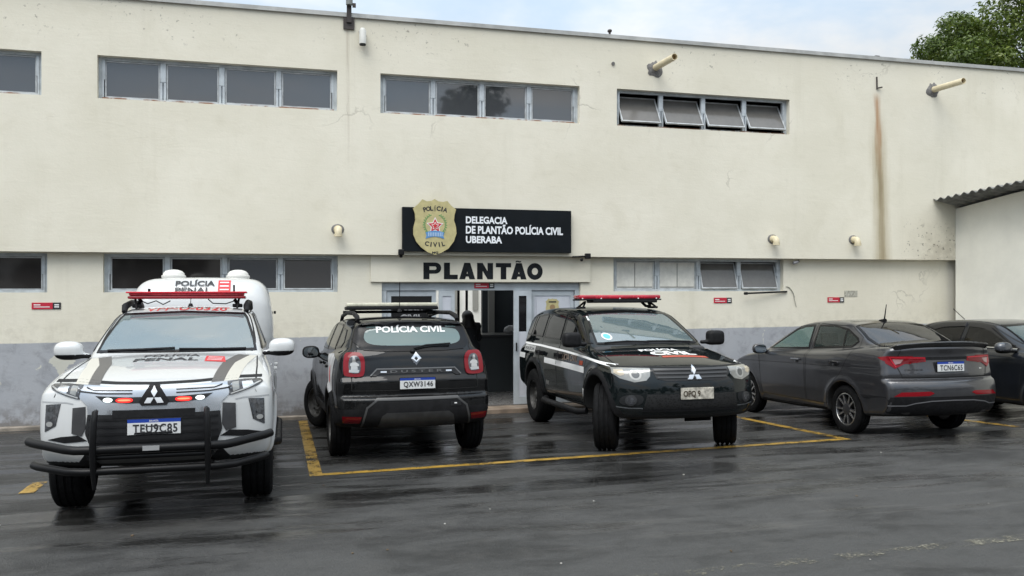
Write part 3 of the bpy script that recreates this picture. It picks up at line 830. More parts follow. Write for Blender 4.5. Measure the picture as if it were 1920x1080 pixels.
def asphalt_material():
    m = bpy.data.materials.new("wet_asphalt"); m.use_nodes = True
    t = NT(m.node_tree); b = t.n['Principled BSDF']; co = t.coords(); x, y, z = t.sep(co)
    mp = t.node('ShaderNodeMapping'); t.put(mp.inputs['Vector'], co); mp.inputs['Scale'].default_value = (0.22, 1.25, 1.0); mp.inputs['Rotation'].default_value = (0, 0, R(-5))
    s1 = t.noise(mp.outputs[0], 1.0, 6, 0.58, 0.5)
    mp2 = t.node('ShaderNodeMapping'); t.put(mp2.inputs['Vector'], co); mp2.inputs['Scale'].default_value = (0.5, 3.2, 1.0); mp2.inputs['Rotation'].default_value = (0, 0, R(-7))
    s2 = t.noise(mp2.outputs[0], 1.3, 5, 0.6, 0.3)
    big = t.noise(co, 0.22, 3, 0.5)
    grain = t.noise(co, 70, 4, 0.75); grain2 = t.noise(co, 30, 4, 0.65)
    dry = t.math('ADD', t.math('MULTIPLY', s1, 0.65), t.math('MULTIPLY', s2, 0.35))
    # drier, lighter crown towards the street
    dry = t.math('ADD', dry, t.math('MULTIPLY', t.ramp(t.math('ADD', t.math('MULTIPLY', y, -1.0), t.math('MULTIPLY', x, 0.30)), 5.6, 10.0), 0.17))
    dry = t.math('ADD', dry, t.math('MULTIPLY', t.ramp(x, -0.8, -3.0), t.ramp(y, -5.0, -7.2, 0.0, 0.12)))
    wet = t.ramp(dry, 0.64, 0.40)
    pud = t.ramp(t.math('SUBTRACT', t.math('ADD', t.math('MULTIPLY', s1, 0.55), t.math('MULTIPLY', s2, 0.45)), t.ramp(t.math('ABSOLUTE', t.math('ADD', y, 5.2)), 3.2, 0.6, 0, 0.055)), 0.490, 0.405)
    col = t.mix(wet, (0.078, 0.078, 0.076), (0.009, 0.0088, 0.0085))
    col = t.mix(t.ramp(grain, 0.50, 0.68, 0, 0.55), col, (0.115, 0.113, 0.107))
    col = t.mix(t.ramp(grain2, 0.35, 0.25, 0, 0.5), col, (0.008, 0.008, 0.008))
    mp3 = t.node('ShaderNodeMapping'); t.put(mp3.inputs['Vector'], co); mp3.inputs['Scale'].default_value = (0.8, 1.5, 1.0)
    mot = t.noise(mp3.outputs[0], 1.6, 7, 0.68, 0.4); mot2 = t.noise(co, 3.1, 6, 0.7)
    col = t.mix(t.ramp(mot, 0.32, 0.60, 0.48, 0.0), col, (0.010, 0.0098, 0.0093))
    col = t.mix(t.ramp(mot2, 0.50, 0.70, 0.0, 0.40), col, (0.095, 0.093, 0.088))
    t.put(b.inputs['Base Color'], col)
    r = t.math('ADD', t.ramp(wet, 0, 1, 0.50, 0.22), t.math('MULTIPLY', t.math('SUBTRACT', grain2, 0.5), 0.16))
    r = t.math('ADD', r, t.math('MULTIPLY', t.math('SUBTRACT', mot, 0.5), 0.22))
    r = t.math('SUBTRACT', r, t.math('MULTIPLY', pud, 0.20), clamp=True)
    t.put(b.inputs['Roughness'], r); b.inputs['IOR'].default_value = 1.32; t.put(b.inputs['Specular IOR Level'], t.ramp(wet, 0, 1, 0.20, 0.42))
    h = t.math('ADD', t.math('MULTIPLY', grain, 0.9), grain2)
    bn = t.node('ShaderNodeBump'); t.put(bn.inputs['Height'], h); bn.inputs['Distance'].default_value = 0.014
    t.put(bn.inputs['Strength'], t.math('MULTIPLY', t.ramp(wet, 0, 1, 1.0, 0.5), t.ramp(pud, 0, 1, 1.0, 0.2)))
    t.put(b.inputs['Normal'], bn.outputs[0])
    return m
ASPHALT = asphalt_material()

def gz(y): return SLOPE * min(0.0, max(y, -16.0))
m = MB(); ysq = [-140, -60, -30] + [-16 + i * 1.0 for i in range(17)] + [12, 60, 160]
for i, (a, b_) in enumerate(zip(ysq[:-1], ysq[1:])):
    for x0, x1 in zip([-160, -40, -12, 0, 12, 30], [-40, -12, 0, 12, 30, 160]):
        m.add([(x0, a, gz(a)), (x1, a, gz(a)), (x1, b_, gz(b_)), (x0, b_, gz(b_))], [(0, 1, 2, 3)])
tag(m.build('ground', ASPHALT, smooth=60), kind='structure')

def line_paint(name, c, wear):
    m = bpy.data.materials.new(name); m.use_nodes = True
    t = NT(m.node_tree); b = t.n['Principled BSDF']; co = t.coords()
    n = t.noise(co, 5, 6, 0.7); n2 = t.noise(co, 55, 3, 0.6)
    f = t.ramp(t.math('ADD', t.math('MULTIPLY', n, 0.6), t.math('MULTIPLY', n2, 0.4)), wear - 0.06, wear + 0.06)
    col = t.mix(t.ramp(n, 0.3, 0.7), tuple(k * 0.72 for k in c), c)
    t.put(b.inputs['Base Color'], col); b.inputs['Roughness'].default_value = 0.38; b.inputs['IOR'].default_value = 1.4
    tr = t.node('ShaderNodeBsdfTransparent'); ms = t.node('ShaderNodeMixShader'); t.l.new(f, ms.inputs[0]); t.l.new(tr.outputs[0], ms.inputs[1]); t.l.new(b.outputs[0], ms.inputs[2]); t.l.new(ms.outputs[0], t.n['Material Output'].inputs[0])
    t.put(b.inputs['Normal'], t.bump(n2, 0.5, 0.005)); return m
YELLOW = line_paint("yellow_paint", (0.40, 0.245, 0.045), 0.46)
FADED = line_paint("faded_paint", (0.19, 0.18, 0.14), 0.56)
def ground_line(name, a, b_, wd, mat):
    a = Vector((*a, 0)); b_ = Vector((*b_, 0)); d = (b_ - a).normalized(); q = Vector((-d.y, d.x, 0)) * wd / 2
    mb = MB(); n = max(1, int((b_ - a).length / 0.5)); pts = [a + (b_ - a) * i / n for i in range(n + 1)]
    vs = []
    for p in pts:
        for s in (1, -1):
            k = p + q * s; vs.append((k.x, k.y, gz(k.y) + 0.004))
    mb.add(vs, [(2 * i, 2 * i + 1, 2 * i + 3, 2 * i + 2) for i in range(n)])
    return tag(mb.build(name, mat), kind='structure')
ground_line('parking_line', (0.44, -0.30), (0.42, -4.82), 0.13, YELLOW)
ground_line('parking_line', (0.355, -4.885), (6.98, -4.46), 0.115, YELLOW)
ground_line('parking_line', (6.72, -0.30), (6.93, -4.38), 0.12, YELLOW)
ground_line('parking_line', (9.15, -0.30), (9.83, -4.25), 0.12, YELLOW)
ground_line('parking_line', (-2.20, -4.42), (-2.19, -4.97), 0.13, YELLOW)
ground_line('worn_line', (1.6, -8.98), (9.5, -8.72), 0.13, FADED)

CONC = pmat("concrete_kerb", (0.23, 0.20, 0.165), 0.7, noise=0.35, nscale=5, bump=0.3, bscale=40)
m = MB(); m.box((-9, -0.14, -0.05), (1.45, -0.003, 0.055), 0.008); m.box((5.23, -0.14, -0.05), (12.54, -0.003, 0.055), 0.008)
tag(m.build('kerb', CONC), kind='structure')

# ------------------------------------------------------------------ police station
bld = empty('station_building', (4, 0, 0), 0, "long two-storey cream rendered station with overhanging upper floor and blue-grey dado", "building")
def bpart(mb, name, mats, parent=None, smooth=None, fix=True):
    o = mb.build(name, mats, parent or bld, smooth, fix=fix)
    if parent is None: o.matrix_parent_inverse = Matrix.Translation((-4, 0, 0))
    return o
def wall_slab(mb, x0, x1, z0, z1, yf, yb, ops):
    xs = sorted({x0, x1, *[v for o in ops for v in o[:2]]}); zs = sorted({z0, z1, *[v for o in ops for v in o[2:]]})
    sol = lambda i, k: 0 <= i < len(xs) - 1 and 0 <= k < len(zs) - 1 and not any(o[0] <= (xs[i] + xs[i + 1]) / 2 <= o[1] and o[2] <= (zs[k] + zs[k + 1]) / 2 <= o[3] for o in ops)
    for i in range(len(xs) - 1):
        for k in range(len(zs) - 1):
            if not sol(i, k): continue
            a, b_, c, d = xs[i], xs[i + 1], zs[k], zs[k + 1]
            mb.add([(a, yf, c), (b_, yf, c), (b_, yf, d), (a, yf, d)], [(0, 1, 2, 3)])
            mb.add([(a, yb, c), (b_, yb, c), (b_, yb, d), (a, yb, d)], [(3, 2, 1, 0)])
            if not sol(i - 1, k): mb.add([(a, yf, c), (a, yb, c), (a, yb, d), (a, yf, d)], [(3, 2, 1, 0)])
            if not sol(i + 1, k): mb.add([(b_, yf, c), (b_, yb, c), (b_, yb, d), (b_, yf, d)], [(0, 1, 2, 3)])
            if not sol(i, k - 1): mb.add([(a, yf, c), (b_, yf, c), (b_, yb, c), (a, yb, c)], [(3, 2, 1, 0)])
            if not sol(i, k + 1): mb.add([(a, yf, d), (b_, yf, d), (b_, yb, d), (a, yb, d)], [(0, 1, 2, 3)])
UPW = [(-6.6, -3.18), (-2.45, 0.965), (1.63, 4.95), (5.62, 8.95)]
LOW = [(-6.55, -3.14), (-2.4, 0.985), (5.62, 8.92)]
UZ = (4.78, 5.405); LZ = (1.965, 2.535); XL, XR = -9.0, 26.0; YU = -0.15; ZO, ZR = 2.55, 6.27
m = MB(); wall_slab(m, XL, XR, ZO, ZR, YU, 0.12, [(a, b_, *UZ) for a, b_ in UPW]); bpart(m, 'upper_wall', WALL_UP)
m = MB(); wall_slab(m, XL, XR, -0.1, ZO - 0.001, 0.0, 0.25, [(a, b_, *LZ) for a, b_ in LOW] + [(1.67, 5.02, -0.1, 2.11)]); bpart(m, 'lower_wall', WALL_LOW)
COPE = pmat("coping_metal", (0.42, 0.42, 0.40), 0.45, 0.3, noise=0.2, nscale=3)
m = MB(); m.box((XL - .02, YU - 0.035, ZR), (XR, 0.2, ZR + 0.035)); m.box((XL - .02, YU - 0.035, ZR - 0.03), (XR, YU - 0.027, ZR)); bpart(m, 'roof_coping', COPE)
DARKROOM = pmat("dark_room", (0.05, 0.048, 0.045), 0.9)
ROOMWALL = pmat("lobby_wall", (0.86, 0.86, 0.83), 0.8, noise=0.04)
m = MB(); CX0, CX1, CY0, CY1 = -.4, 4.8, .95, 5.6          # unseen roof opening, added so daylight brightens the white wall behind the lobby
for z0, z1, yy, xa, xb, ya in ((ZR - .25, ZR - .05, .2, CX0, CX1, CY0), (ZO, ZO + .15, .26, 1.41, CX1, 1.6)):
    m.box((XL, yy, z0), (xa, 9, z1)); m.box((xb, yy, z0), (XR, 9, z1)); m.box((xa, yy, z0), (xb, ya, z1)); m.box((xa, CY1 + .12, z0), (xb, 9, z1))
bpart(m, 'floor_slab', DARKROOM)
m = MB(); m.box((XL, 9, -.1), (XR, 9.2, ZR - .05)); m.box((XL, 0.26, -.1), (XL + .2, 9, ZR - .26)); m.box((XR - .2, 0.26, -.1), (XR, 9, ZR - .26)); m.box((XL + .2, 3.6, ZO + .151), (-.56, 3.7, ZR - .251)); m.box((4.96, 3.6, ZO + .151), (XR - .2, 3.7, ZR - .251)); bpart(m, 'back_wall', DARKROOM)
m = MB(); m.box((-.55, .73, ZO + .151), (-.41, CY1, ZR - .26)); m.box((4.81, .73, ZO + .151), (4.95, CY1, ZR - .26)); m.box((-.41, .72, ZO + .151), (4.81, .84, ZR - .26)); m.box((-.55, CY1 + .001, 0.1), (4.95, CY1 + .119, ZR - .26)); bpart(m, 'added_light_well', ROOMWALL)  # shaft under the added opening; its far side is the lobby's white wall
m = MB(); m.box((1.3, 0.26, 0.1), (1.4, 5.59, ZO - .01)); m.box((4.70, 3.10, 0.1), (4.80, 5.59, ZO - .01)); bpart(m, 'lobby_wall', ROOMWALL)
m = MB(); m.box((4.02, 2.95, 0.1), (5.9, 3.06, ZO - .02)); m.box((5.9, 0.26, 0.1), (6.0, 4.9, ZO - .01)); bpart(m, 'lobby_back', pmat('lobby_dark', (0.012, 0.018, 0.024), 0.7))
m = MB(); m.box((4.13, 2.87, 0.1), (4.25, 2.949, ZO - .03)); bpart(m, 'lobby_pillar', pmat('pillar_grey', (0.16, 0.165, 0.16), 0.7))
m = MB(); m.box((1.4, 0.0, -.05), (6.0, 5.58, 0.1)); bpart(m, 'lobby_floor', pmat("lobby_tile", (0.16, 0.155, 0.15), 0.3, noise=0.2))
for xx in (3.36, 3.52):
    m = MB(); m.box((xx, 2.20, 0.1), (xx + .04, 2.25, 2.5)); bpart(m, 'partition_post', BLACK_TRIM)
for xx in (3.97, 4.42):
    m = MB(); m.box((xx, 5.56, 1.50), (xx + .13, 5.6, 1.98), .005); bpart(m, 'wall_box', pmat("wall_box_grey", (0.30, 0.30, 0.28), 0.6))
m = MB(); m.box((1.5, -0.38, -0.06), (5.2, -0.002, 0.085), 0.012); bpart(m, 'door_step', pmat("step_tile", (0.26, 0.20, 0.15), 0.5, noise=0.3, nscale=4))
m = MB(); m.box((1.49, -0.040, 2.125), (5.18, -0.002, ZO - 0.002)); bpart(m, 'lintel', WALL_UP)

def rust_mat():
    m_ = bpy.data.materials.new('rusty_sill'); m_.use_nodes = True; t = NT(m_.node_tree); b = t.n['Principled BSDF']; co = t.coords()
    f = t.ramp(t.noise(co, 3.5, 5, 0.65), 0.42, 0.56)
    t.put(b.inputs['Base Color'], t.mix(f, (0.48, 0.50, 0.51), (0.21, 0.095, 0.045))); b.inputs['Roughness'].default_value = .8; return m_
# windows: fixed frame with four pivoting sashes
WINMET = pmat("window_metal", (0.46, 0.50, 0.53), 0.5, 0.1, noise=0.18, nscale=5)
RUST = rust_mat()
PANE_UP = pmat("pane_frosted", (0.060, 0.064, 0.070), 0.03, ior=2.1)
PANE_DARK = pmat("pane_brown", (0.030, 0.027, 0.026), 0.05)
PANE_OPEN = pmat("pane_grey", (0.13, 0.125, 0.118), 0.12, noise=0.15, nscale=2)
PAPERED = pmat('papered_pane', (0.66, 0.65, 0.60), 0.35, coat=0.4, noise=0.10, nscale=6, bump=0.4, bscale=8)
PANE_SEE = glass_mat("pane_clear", (0.97, 0.98, 0.97), 1.25)
BLIND = pmat("paper_blind", (0.80, 0.79, 0.73), 0.9, noise=0.12, nscale=7, bump=0.5, bscale=9)
def window(x0, x1, z0, z1, yw, angles, pane, blinds=(), rust=True):
    yf = yw + 0.10; n = 4
    m = MB()
    m.box((x0, yf, z1 - .045), (x1, yf + .05, z1)); m.box((x0, yf, z0), (x0 + .05, yf + .05, z1 - .045)); m.box((x1 - .05, yf, z0), (x1, yf + .05, z1 - .045))
    wd = (x1 - x0 - .10) / n; zm = z0 + (z1 - z0) * .47
    for k in range(n + 1):
        xm = x0 + .05 + k * wd
        if 0 < k < n:
            m.box((xm - .042, yf - .012, zm), (xm + .042, yf + .05, z1 - .045), .012)
            m.box((xm - .042, yf - .012, z0 + .03), (xm - .010, yf + .05, zm)); m.box((xm + .010, yf - .012, z0 + .03), (xm + .042, yf + .05, zm)); m.box((xm - .010, yf + .02, z0 + .03), (xm + .010, yf + .05, zm))
        else:
            s = 1 if k == 0 else -1
            m.box((min(xm, xm + s * .036), yf - .012, zm), (max(xm, xm + s * .036), yf + .049, z1 - .046)); m.box((min(xm, xm + s * .022), yf - .012, z0 + .03), (max(xm, xm + s * .022), yf + .049, zm))
    wnd = bpart(m, 'window', WINMET)
    m = MB(); m.box((x0 + .05, yf - .018, z0 - .004), (x1 - .05, yf + .05, z0 + .034), .004); m.build('sill', RUST if rust else WINMET, wnd)
    for k in range(n):
        a, b_ = x0 + .05 + k * wd + .046, x0 + .05 + (k + 1) * wd - .046
        if k == 0: a -= .012
        if k == n - 1: b_ += .012
        h0, h1 = z0 + .036, z1 - .05; c = Vector(((a + b_) / 2, yf + .025, (h0 + h1) / 2)); hw, hh = (b_ - a) / 2, (h1 - h0) / 2; ft = .020
        m = MB(); m.box((-hw, -.016, hh - ft), (hw, .016, hh)); m.box((-hw, -.016, -hh), (hw, .016, -hh + ft)); m.box((-hw, -.016, -hh + ft), (-hw + ft, .016, hh - ft)); m.box((hw - ft, -.016, -hh + ft), (hw, .016, hh - ft))
        sa = m.build('sash', pmat("sash_metal", (0.45, 0.47, 0.48), 0.5, 0.1, noise=0.2, nscale=6), wnd); sa.location = c; sa.rotation_euler = (-R(angles[k]), 0, 0)
        m = MB(); m.box((-hw + ft, -.004, -hh + ft), (hw - ft, .004, hh - ft)); pn = m.build('pane', PAPERED if k in blinds else pane, wnd); pn.location = c; pn.rotation_euler = sa.rotation_euler
        if k in blinds:
            m = MB()
            m.box((c.x - .006, yf + .018, h0 + .03), (c.x + .006, yf + .0205, h1 - .03)); m.box((a + .03, yf + .018, h0 + .03), (b_ - .03, yf + .0205, h0 + .045))
            m.build('paper_joint', pmat('joint_grey', (0.16, 0.16, 0.15), 0.8), wnd)
    return wnd
for (a, b_), ang in zip(UPW, ((0, 0, 0, 0), (0, 0, 0, 0), (0, 0, 0, 0), (30, 30, 30, 30))): window(a, b_, *UZ, YU, ang, PANE_OPEN if ang[0] else PANE_UP)
for (a, b_), ang, bl in zip(LOW, ((0, 0, 0, 0), (0, 0, 7, 8), (0, 0, 17, 17)), ((), (), (0, 1))): window(a, b_, *LZ, 0.0, ang, PANE_OPEN if bl else PANE_DARK, bl, rust=False)

# entrance: grey-blue metal frame, sliding leaves
DOORM = pmat("door_metal", (0.46, 0.50, 0.53), 0.45, 0.05, noise=0.10, nscale=4)
m = MB(); yd = 0.06
m.box((1.67, yd, 1.985), (5.02, yd + .10, 2.11), .006); m.box((1.67, yd, .086), (1.75, yd + .10, 1.985)); m.box((4.94, yd, .086), (5.02, yd + .10, 1.985))
dfr = bpart(m, 'door_frame', DOORM)
PAPER = pmat("paper", (0.55, 0.57, 0.62), 0.6, noise=0.05)
def leaf(name, x0, x1, y0, glz, mats, rails=(0.95,), st=.07):
    m = MB(); z0, z1 = .10, 1.985
    m.box((x0, y0, z0), (x0 + st, y0 + .04, z1)); m.box((x1 - st, y0, z0), (x1, y0 + .04, z1)); m.box((x0 + st, y0, z1 - .09), (x1 - st, y0 + .04, z1)); m.box((x0 + st, y0, z0), (x1 - st, y0 + .04, z0 + .12))
    o = bpart(m, name, DOORM)
    for (za, zb), mt in zip(glz, mats):
        m = MB(); m.box((x0 + st, y0 + .014, za), (x1 - st, y0 + .026, zb)); p_ = m.build('door_panel', mt, o); p_.matrix_parent_inverse = Matrix.Identity(4)
    return o
BLKGL = pmat("black_glass", (0.012, 0.012, 0.013), 0.08)
dl = leaf('side_panel', 1.76, 2.56, yd + .03, [(.22, 1.30), (1.30, 1.62), (1.62, 1.895)], [DOORM, BLKGL, BLKGL])
flat_text('notice_text', 'POLÍCIA', (1.98, yd + .042, 1.665), (1, 0, 0), (0, 0, 1), .36, .10, pmat("grey_letter", (0.35, 0.35, 0.36), 0.5), dl, 0.03)
flat_text('notice_text', 'CIVIL', (1.98, yd + .042, 1.50), (1, 0, 0), (0, 0, 1), .36, .10, MATS["grey_letter"], dl, 0.03)
leaf('sliding_leaf', 2.60, 2.86, yd - .02, [(.22, 1.895)], [PAPER], st=.06)
lf = leaf('sliding_leaf', 3.855, 4.16, yd - .045, [(.22, .80), (.80, 1.30), (1.30, 1.895)], [PAPER, PAPER, BLKGL], st=.085)
m = MB(); m.box((3.885, yd - .075, .98), (3.905, yd - .045, 1.12), .005); m.build('door_handle', BLACK_TRIM, lf)
dr = leaf('side_panel', 4.17, 4.93, yd + .03, [(.22, .75), (.75, 1.15), (1.15, 1.895)], [PAPER, BLKGL, PAPER], st=.06)

# ------------------------------------------------------------------ signs on the facade
def badge_outline(cx, cz, wd, ht):
    P = [(360, 40), (325, 62), (275, 68), (228, 46), (190, 95), (130, 150), (150, 210), (155, 280), (133, 370), (133, 440), (165, 520), (215, 580), (290, 635), (365, 662), (435, 637), (510, 590), (568, 510), (597, 420), (592, 350), (570, 275), (575, 215), (592, 150), (540, 110), (497, 58), (450, 70), (398, 64)]
    return [(cx + ((x - 363) / 466) * wd, cz - ((y - 351) / 622) * ht) for x, y in P][::-1]
def disc_poly(cx, cz, r, n=20): return [(cx + r * math.cos(2 * math.pi * k / n), cz + r * math.sin(2 * math.pi * k / n)) for k in range(n)]
GOLD = pmat("badge_gold", (0.50, 0.44, 0.22), 0.55, 0.1, noise=0.10, nscale=12)
BLACKB = pmat("sign_black", (0.004, 0.0062, 0.0085), 0.5, spec=0.2, noise=0.2, nscale=3)
def badge(parent, cx, cz, wd, ht, y0, th, small=False):
    m = MB(); m.prism(badge_outline(cx, cz, wd, ht), lambda a, b_: (a, y0 + th, b_), lambda a, b_: (a, y0, b_))
    bd = m.build('badge', GOLD, parent)
    if small:
        m = MB(); m.prism(disc_poly(cx, cz, wd * .2), lambda a, b_: (a, y0, b_), lambda a, b_: (a, y0 - .002, b_)); m.build('badge_emblem', pmat("badge_brown", (0.30, 0.2, 0.10), 0.6), bd)
        m = MB(); m.prism([(cx - wd * .28, cz + ht * .26), (cx + wd * .28, cz + ht * .26), (cx + wd * .28, cz + ht * .34), (cx - wd * .28, cz + ht * .34)], lambda a, b_: (a, y0, b_), lambda a, b_: (a, y0 - .002, b_)); m.build('badge_band', DARK_LETTER, bd)
        return bd
    f = lambda z_: (lambda a, b_: (a, y0 - z_, b_))
    k = 0
    def arc_text(s, r_, ctr, zc, size, a0, a1, up=1, bold=.035):
        n = len(s); e = MB()
        for i, ch in enumerate(s):
            a = a0 + (a1 - a0) * (i + .5) / n; v, fc, asp = text_shape(ch, bold)
            wch = min(size * asp, size * .95) if ch not in 'IÍ' else size * .26; hh = size * (1.22 if ch == 'Í' else 1.0)
            px, pz = ctr + r_ * math.sin(a), zc + up * r_ * math.cos(a); ca, sa = math.cos(-a * up), math.sin(-a * up)
            e.add([(px + (p[0] - .5) * wch * ca - (p[1] - .5) * hh * sa, y0 - .003, pz + (p[0] - .5) * wch * sa + (p[1] - .5) * hh * ca) for p in v], fc)
        return e.build('badge_text', DARK_LETTER, bd, fix=False)
    arc_text('POLÍCIA', 0.62, cx + .003, cz - .325, .074, -.315, .315)
    arc_text('CIVIL', 0.50, cx + .003, cz + .218, .074, -.33, .33, up=-1)
    flat_text('badge_text', 'MG', (cx - .045, y0, cz - .425), (1, 0, 0), (0, 0, 1), .10, .036, DARK_LETTER, bd, .04)
    # star with white rim, laurel sprays, blue ribbon
    sc_ = (cx + .003, cz + .015)
    star = lambda ro, ri: [(sc_[0] + (ro if i % 2 == 0 else ri) * math.sin(math.pi * i / 5), sc_[1] + (ro if i % 2 == 0 else ri) * math.cos(math.pi * i / 5)) for i in range(10)][::-1]
    for ro, ri, mt, q in ((.142, .070, WHITE_LETTER, .003), (.118, .054, RED_LETTER, .005), (.066, .034, WHITE_LETTER, .007), (.048, .026, RED_LETTER, .009)):
        m = MB(); m.prism(star(ro, ri), f(0), f(q)); m.build('star', mt, bd)
    for s in (-1, 1):
        m = MB()
        for i in range(11):
            a = R(-62 + i * 12); px, pz = sc_[0] + s * .165 * math.cos(a), sc_[1] + .02 + .165 * math.sin(a)
            for dd in (-.9, .9):
                t_ = a + dd * .9; L = .036
                ex, ez = px + s * L * math.cos(t_ + .9), pz + L * math.sin(t_ + .9); nx, nz = -(ez - pz) * .28, (ex - px) * .28
                m.prism([(px, pz), ((px + ex) / 2 + nx, (pz + ez) / 2 + nz), (ex, ez), ((px + ex) / 2 - nx, (pz + ez) / 2 - nz)], f(0), f(.003))
        m.build('laurel', pmat("laurel_green", (0.12, 0.30, 0.10), 0.6), bd)
    m = MB(); zr = cz - .118
    rib = [(cx - .15, zr + .03), (cx - .06, zr + .055), (cx + .06, zr + .055), (cx + .15, zr + .03), (cx + .135, zr - .02), (cx + .15, zr - .07), (cx + .07, zr - .045), (cx, zr - .035), (cx - .07, zr - .045), (cx - .15, zr - .07), (cx - .135, zr - .02)][::-1]
    m.prism(rib, f(0), f(.006)); m.build('ribbon', pmat("ribbon_blue", (0.10, 0.26, 0.52), 0.6), bd)
    m = MB()
    for i in range(9):
        px = cx - .11 + i * .027; m.prism([(px, zr - .03), (px + .014, zr - .03), (px + .014, zr + .03), (px, zr + .03)], f(0), f(.008))
    m.build('ribbon_marks', pmat("ribbon_pale", (0.42, 0.55, 0.70), 0.6), bd)
    return bd
sg = empty('sign', (1.965, YU, 2.6), 0, "black entrance signboard with white lettering and a gold police badge", "sign")
def local(o, loc): o.matrix_parent_inverse = Matrix.Translation((-loc[0], -loc[1], -loc[2])); return o
SL = (1.965, YU, 2.6)
m = MB(); m.box((1.965, YU - .085, 2.605), (4.775, YU - .004, 3.305), .006); local(m.build('board', BLACKB, sg), SL)
local(badge(sg, 2.475, 2.995, .695, .885, YU - .125, .034), SL)
for s, x0, z0, wd, ht in (("DELEGACIA", 2.985, 3.062, .69, .116), ("DE PLANTÃO POLÍCIA CIVIL", 2.985, 2.898, 1.64, .158), ("UBERABA", 2.985, 2.747, .60, .116)):
    local(flat_text('sign_text', s, (x0, YU - .086, z0), (1, 0, 0), (0, 0, 1), wd, ht, pmat("sign_white", (0.80, 0.83, 0.86), 0.5), sg, .036), SL)
ls = empty('lettering', (2.33, -.085, 2.17), 0, "wide black painted letters PLANTÃO on the cream lintel over the entrance", "lettering")
def px_poly(P): return [(2.33 + (p[0] - 250) / 1300 * 2.0, 2.168 + (922 - p[1]) / 182 * .268) for p in P]
def arcp(cx, cy, rx, ry, a0, a1, n=14): return [(cx + rx * math.cos(R(a0 + (a1 - a0) * i / n)), cy - ry * math.sin(R(a0 + (a1 - a0) * i / n))) for i in range(n + 1)]
LB = pmat('letter_black', (0.010, 0.012, 0.014), 0.6, spec=0.2, noise=0.4, nscale=9)
AA = lambda dx: ([(dx, 922), (dx + 62, 922), (dx + 72, 892), (dx + 100, 892), (dx + 110, 922), (dx + 172, 922), (dx + 118, 740), (dx + 54, 740)], [[(dx + 80, 860), (dx + 92, 860), (dx + 86, 836)]])
GL = [([(250, 922), (314, 922), (314, 862)] + arcp(375, 800, 64, 61, -90, 90) + [(250, 740)], [[(314, 820)] + arcp(370, 801, 18, 19, -90, 90) + [(314, 782)]]),
      ([(468, 922), (616, 922), (616, 872), (532, 872), (532, 740), (468, 740)], []), AA(632),
      ([(825, 922), (886, 922), (886, 830), (940, 922), (1000, 922), (1000, 740), (939, 740), (939, 832), (886, 740), (825, 740)], []),
      ([(1084, 922), (1146, 922), (1146, 788), (1200, 788), (1200, 740), (1030, 740), (1030, 788), (1084, 788)], []), AA(1200),
      ([(1246, 730), (1256, 714), (1276, 711), (1296, 719), (1312, 714), (1310, 728), (1292, 734), (1272, 726), (1258, 732)], []),
      (arcp(1466, 832, 88, 94, 0, 360, 40)[:-1], [arcp(1466, 832, 34, 40, 0, 360, 30)[:-1]])]
m = MB()
for out_, hol in GL:
    v2, f2 = fill(px_poly(out_), [px_poly(h_) for h_ in hol], 0.06)
    m.add([(p[0], -.043, p[1]) for p in v2], f2)
local(m.build('letters', LB, ls, fix=False), (2.33, -.085, 2.17))
pp = empty('poster', (4.3, yd + .03, 1.6), 0, "white sheet with a gold police badge in the glazed panel right of the entrance", "poster")
pl_ = (4.3, yd + .03, 1.6)
m = MB(); m.box((4.27, yd + .030, 1.45), (4.84, yd + .040, 1.87)); local(m.build('sheet', PAPER, pp), pl_)
local(badge(pp, 4.55, 1.70, .24, .30, yd + .027, .002, True), pl_)

REDTAG = pmat("tag_red", (0.50, 0.02, 0.045), 0.45)
def red_tag(x, z, y, label, wd=.36, ht=.095):
    o = empty('wall_plaque', (x, y, z), 0, label, "plaque", "small red plaques on the facade")
    m = MB(); m.box((0, -.008, 0), (wd * .72, 0, ht)); m.build('red_field', REDTAG, o)
    m = MB(); m.box((wd * .725, -.008, 0), (wd, 0, ht)); m.build('black_field', DARK_LETTER, o)
    m = MB(); m.box((wd * .07, -.0095, ht * .58), (wd * .30, -.0085, ht * .74)); m.box((wd * .07, -.0095, ht * .28), (wd * .62, -.0085, ht * .40)); m.box((wd * .78, -.0095, ht * .56), (wd * .94, -.0085, ht * .76)); m.box((wd * .78, -.0095, ht * .24), (wd * .94, -.0085, ht * .44)); m.build('plaque_text', WHITE_LETTER, o)
red_tag(-3.34, 1.725, -.002, "small red plaque under the leftmost ground-floor window, beside the white pickup", .38)
red_tag(3.19, 2.02, yd - .002, "small red plaque on the metal frame over the door opening", .34)
red_tag(7.52, 1.755, -.002, "small red plaque below the two tilted ground-floor panes", .35)
red_tag(9.84, 1.755, -.002, "small red plaque beside a faded grey notice, above the grey sedan", .35)
m = MB(); m.box((10.20, -.006, 1.86), (10.48, -.002, 1.97))
tag(m.build('notice', pmat("faded_notice", (0.40, 0.39, 0.33), 0.9, noise=0.35, nscale=30)), "faded grey paper notice on the wall beside a red plaque", "notice")

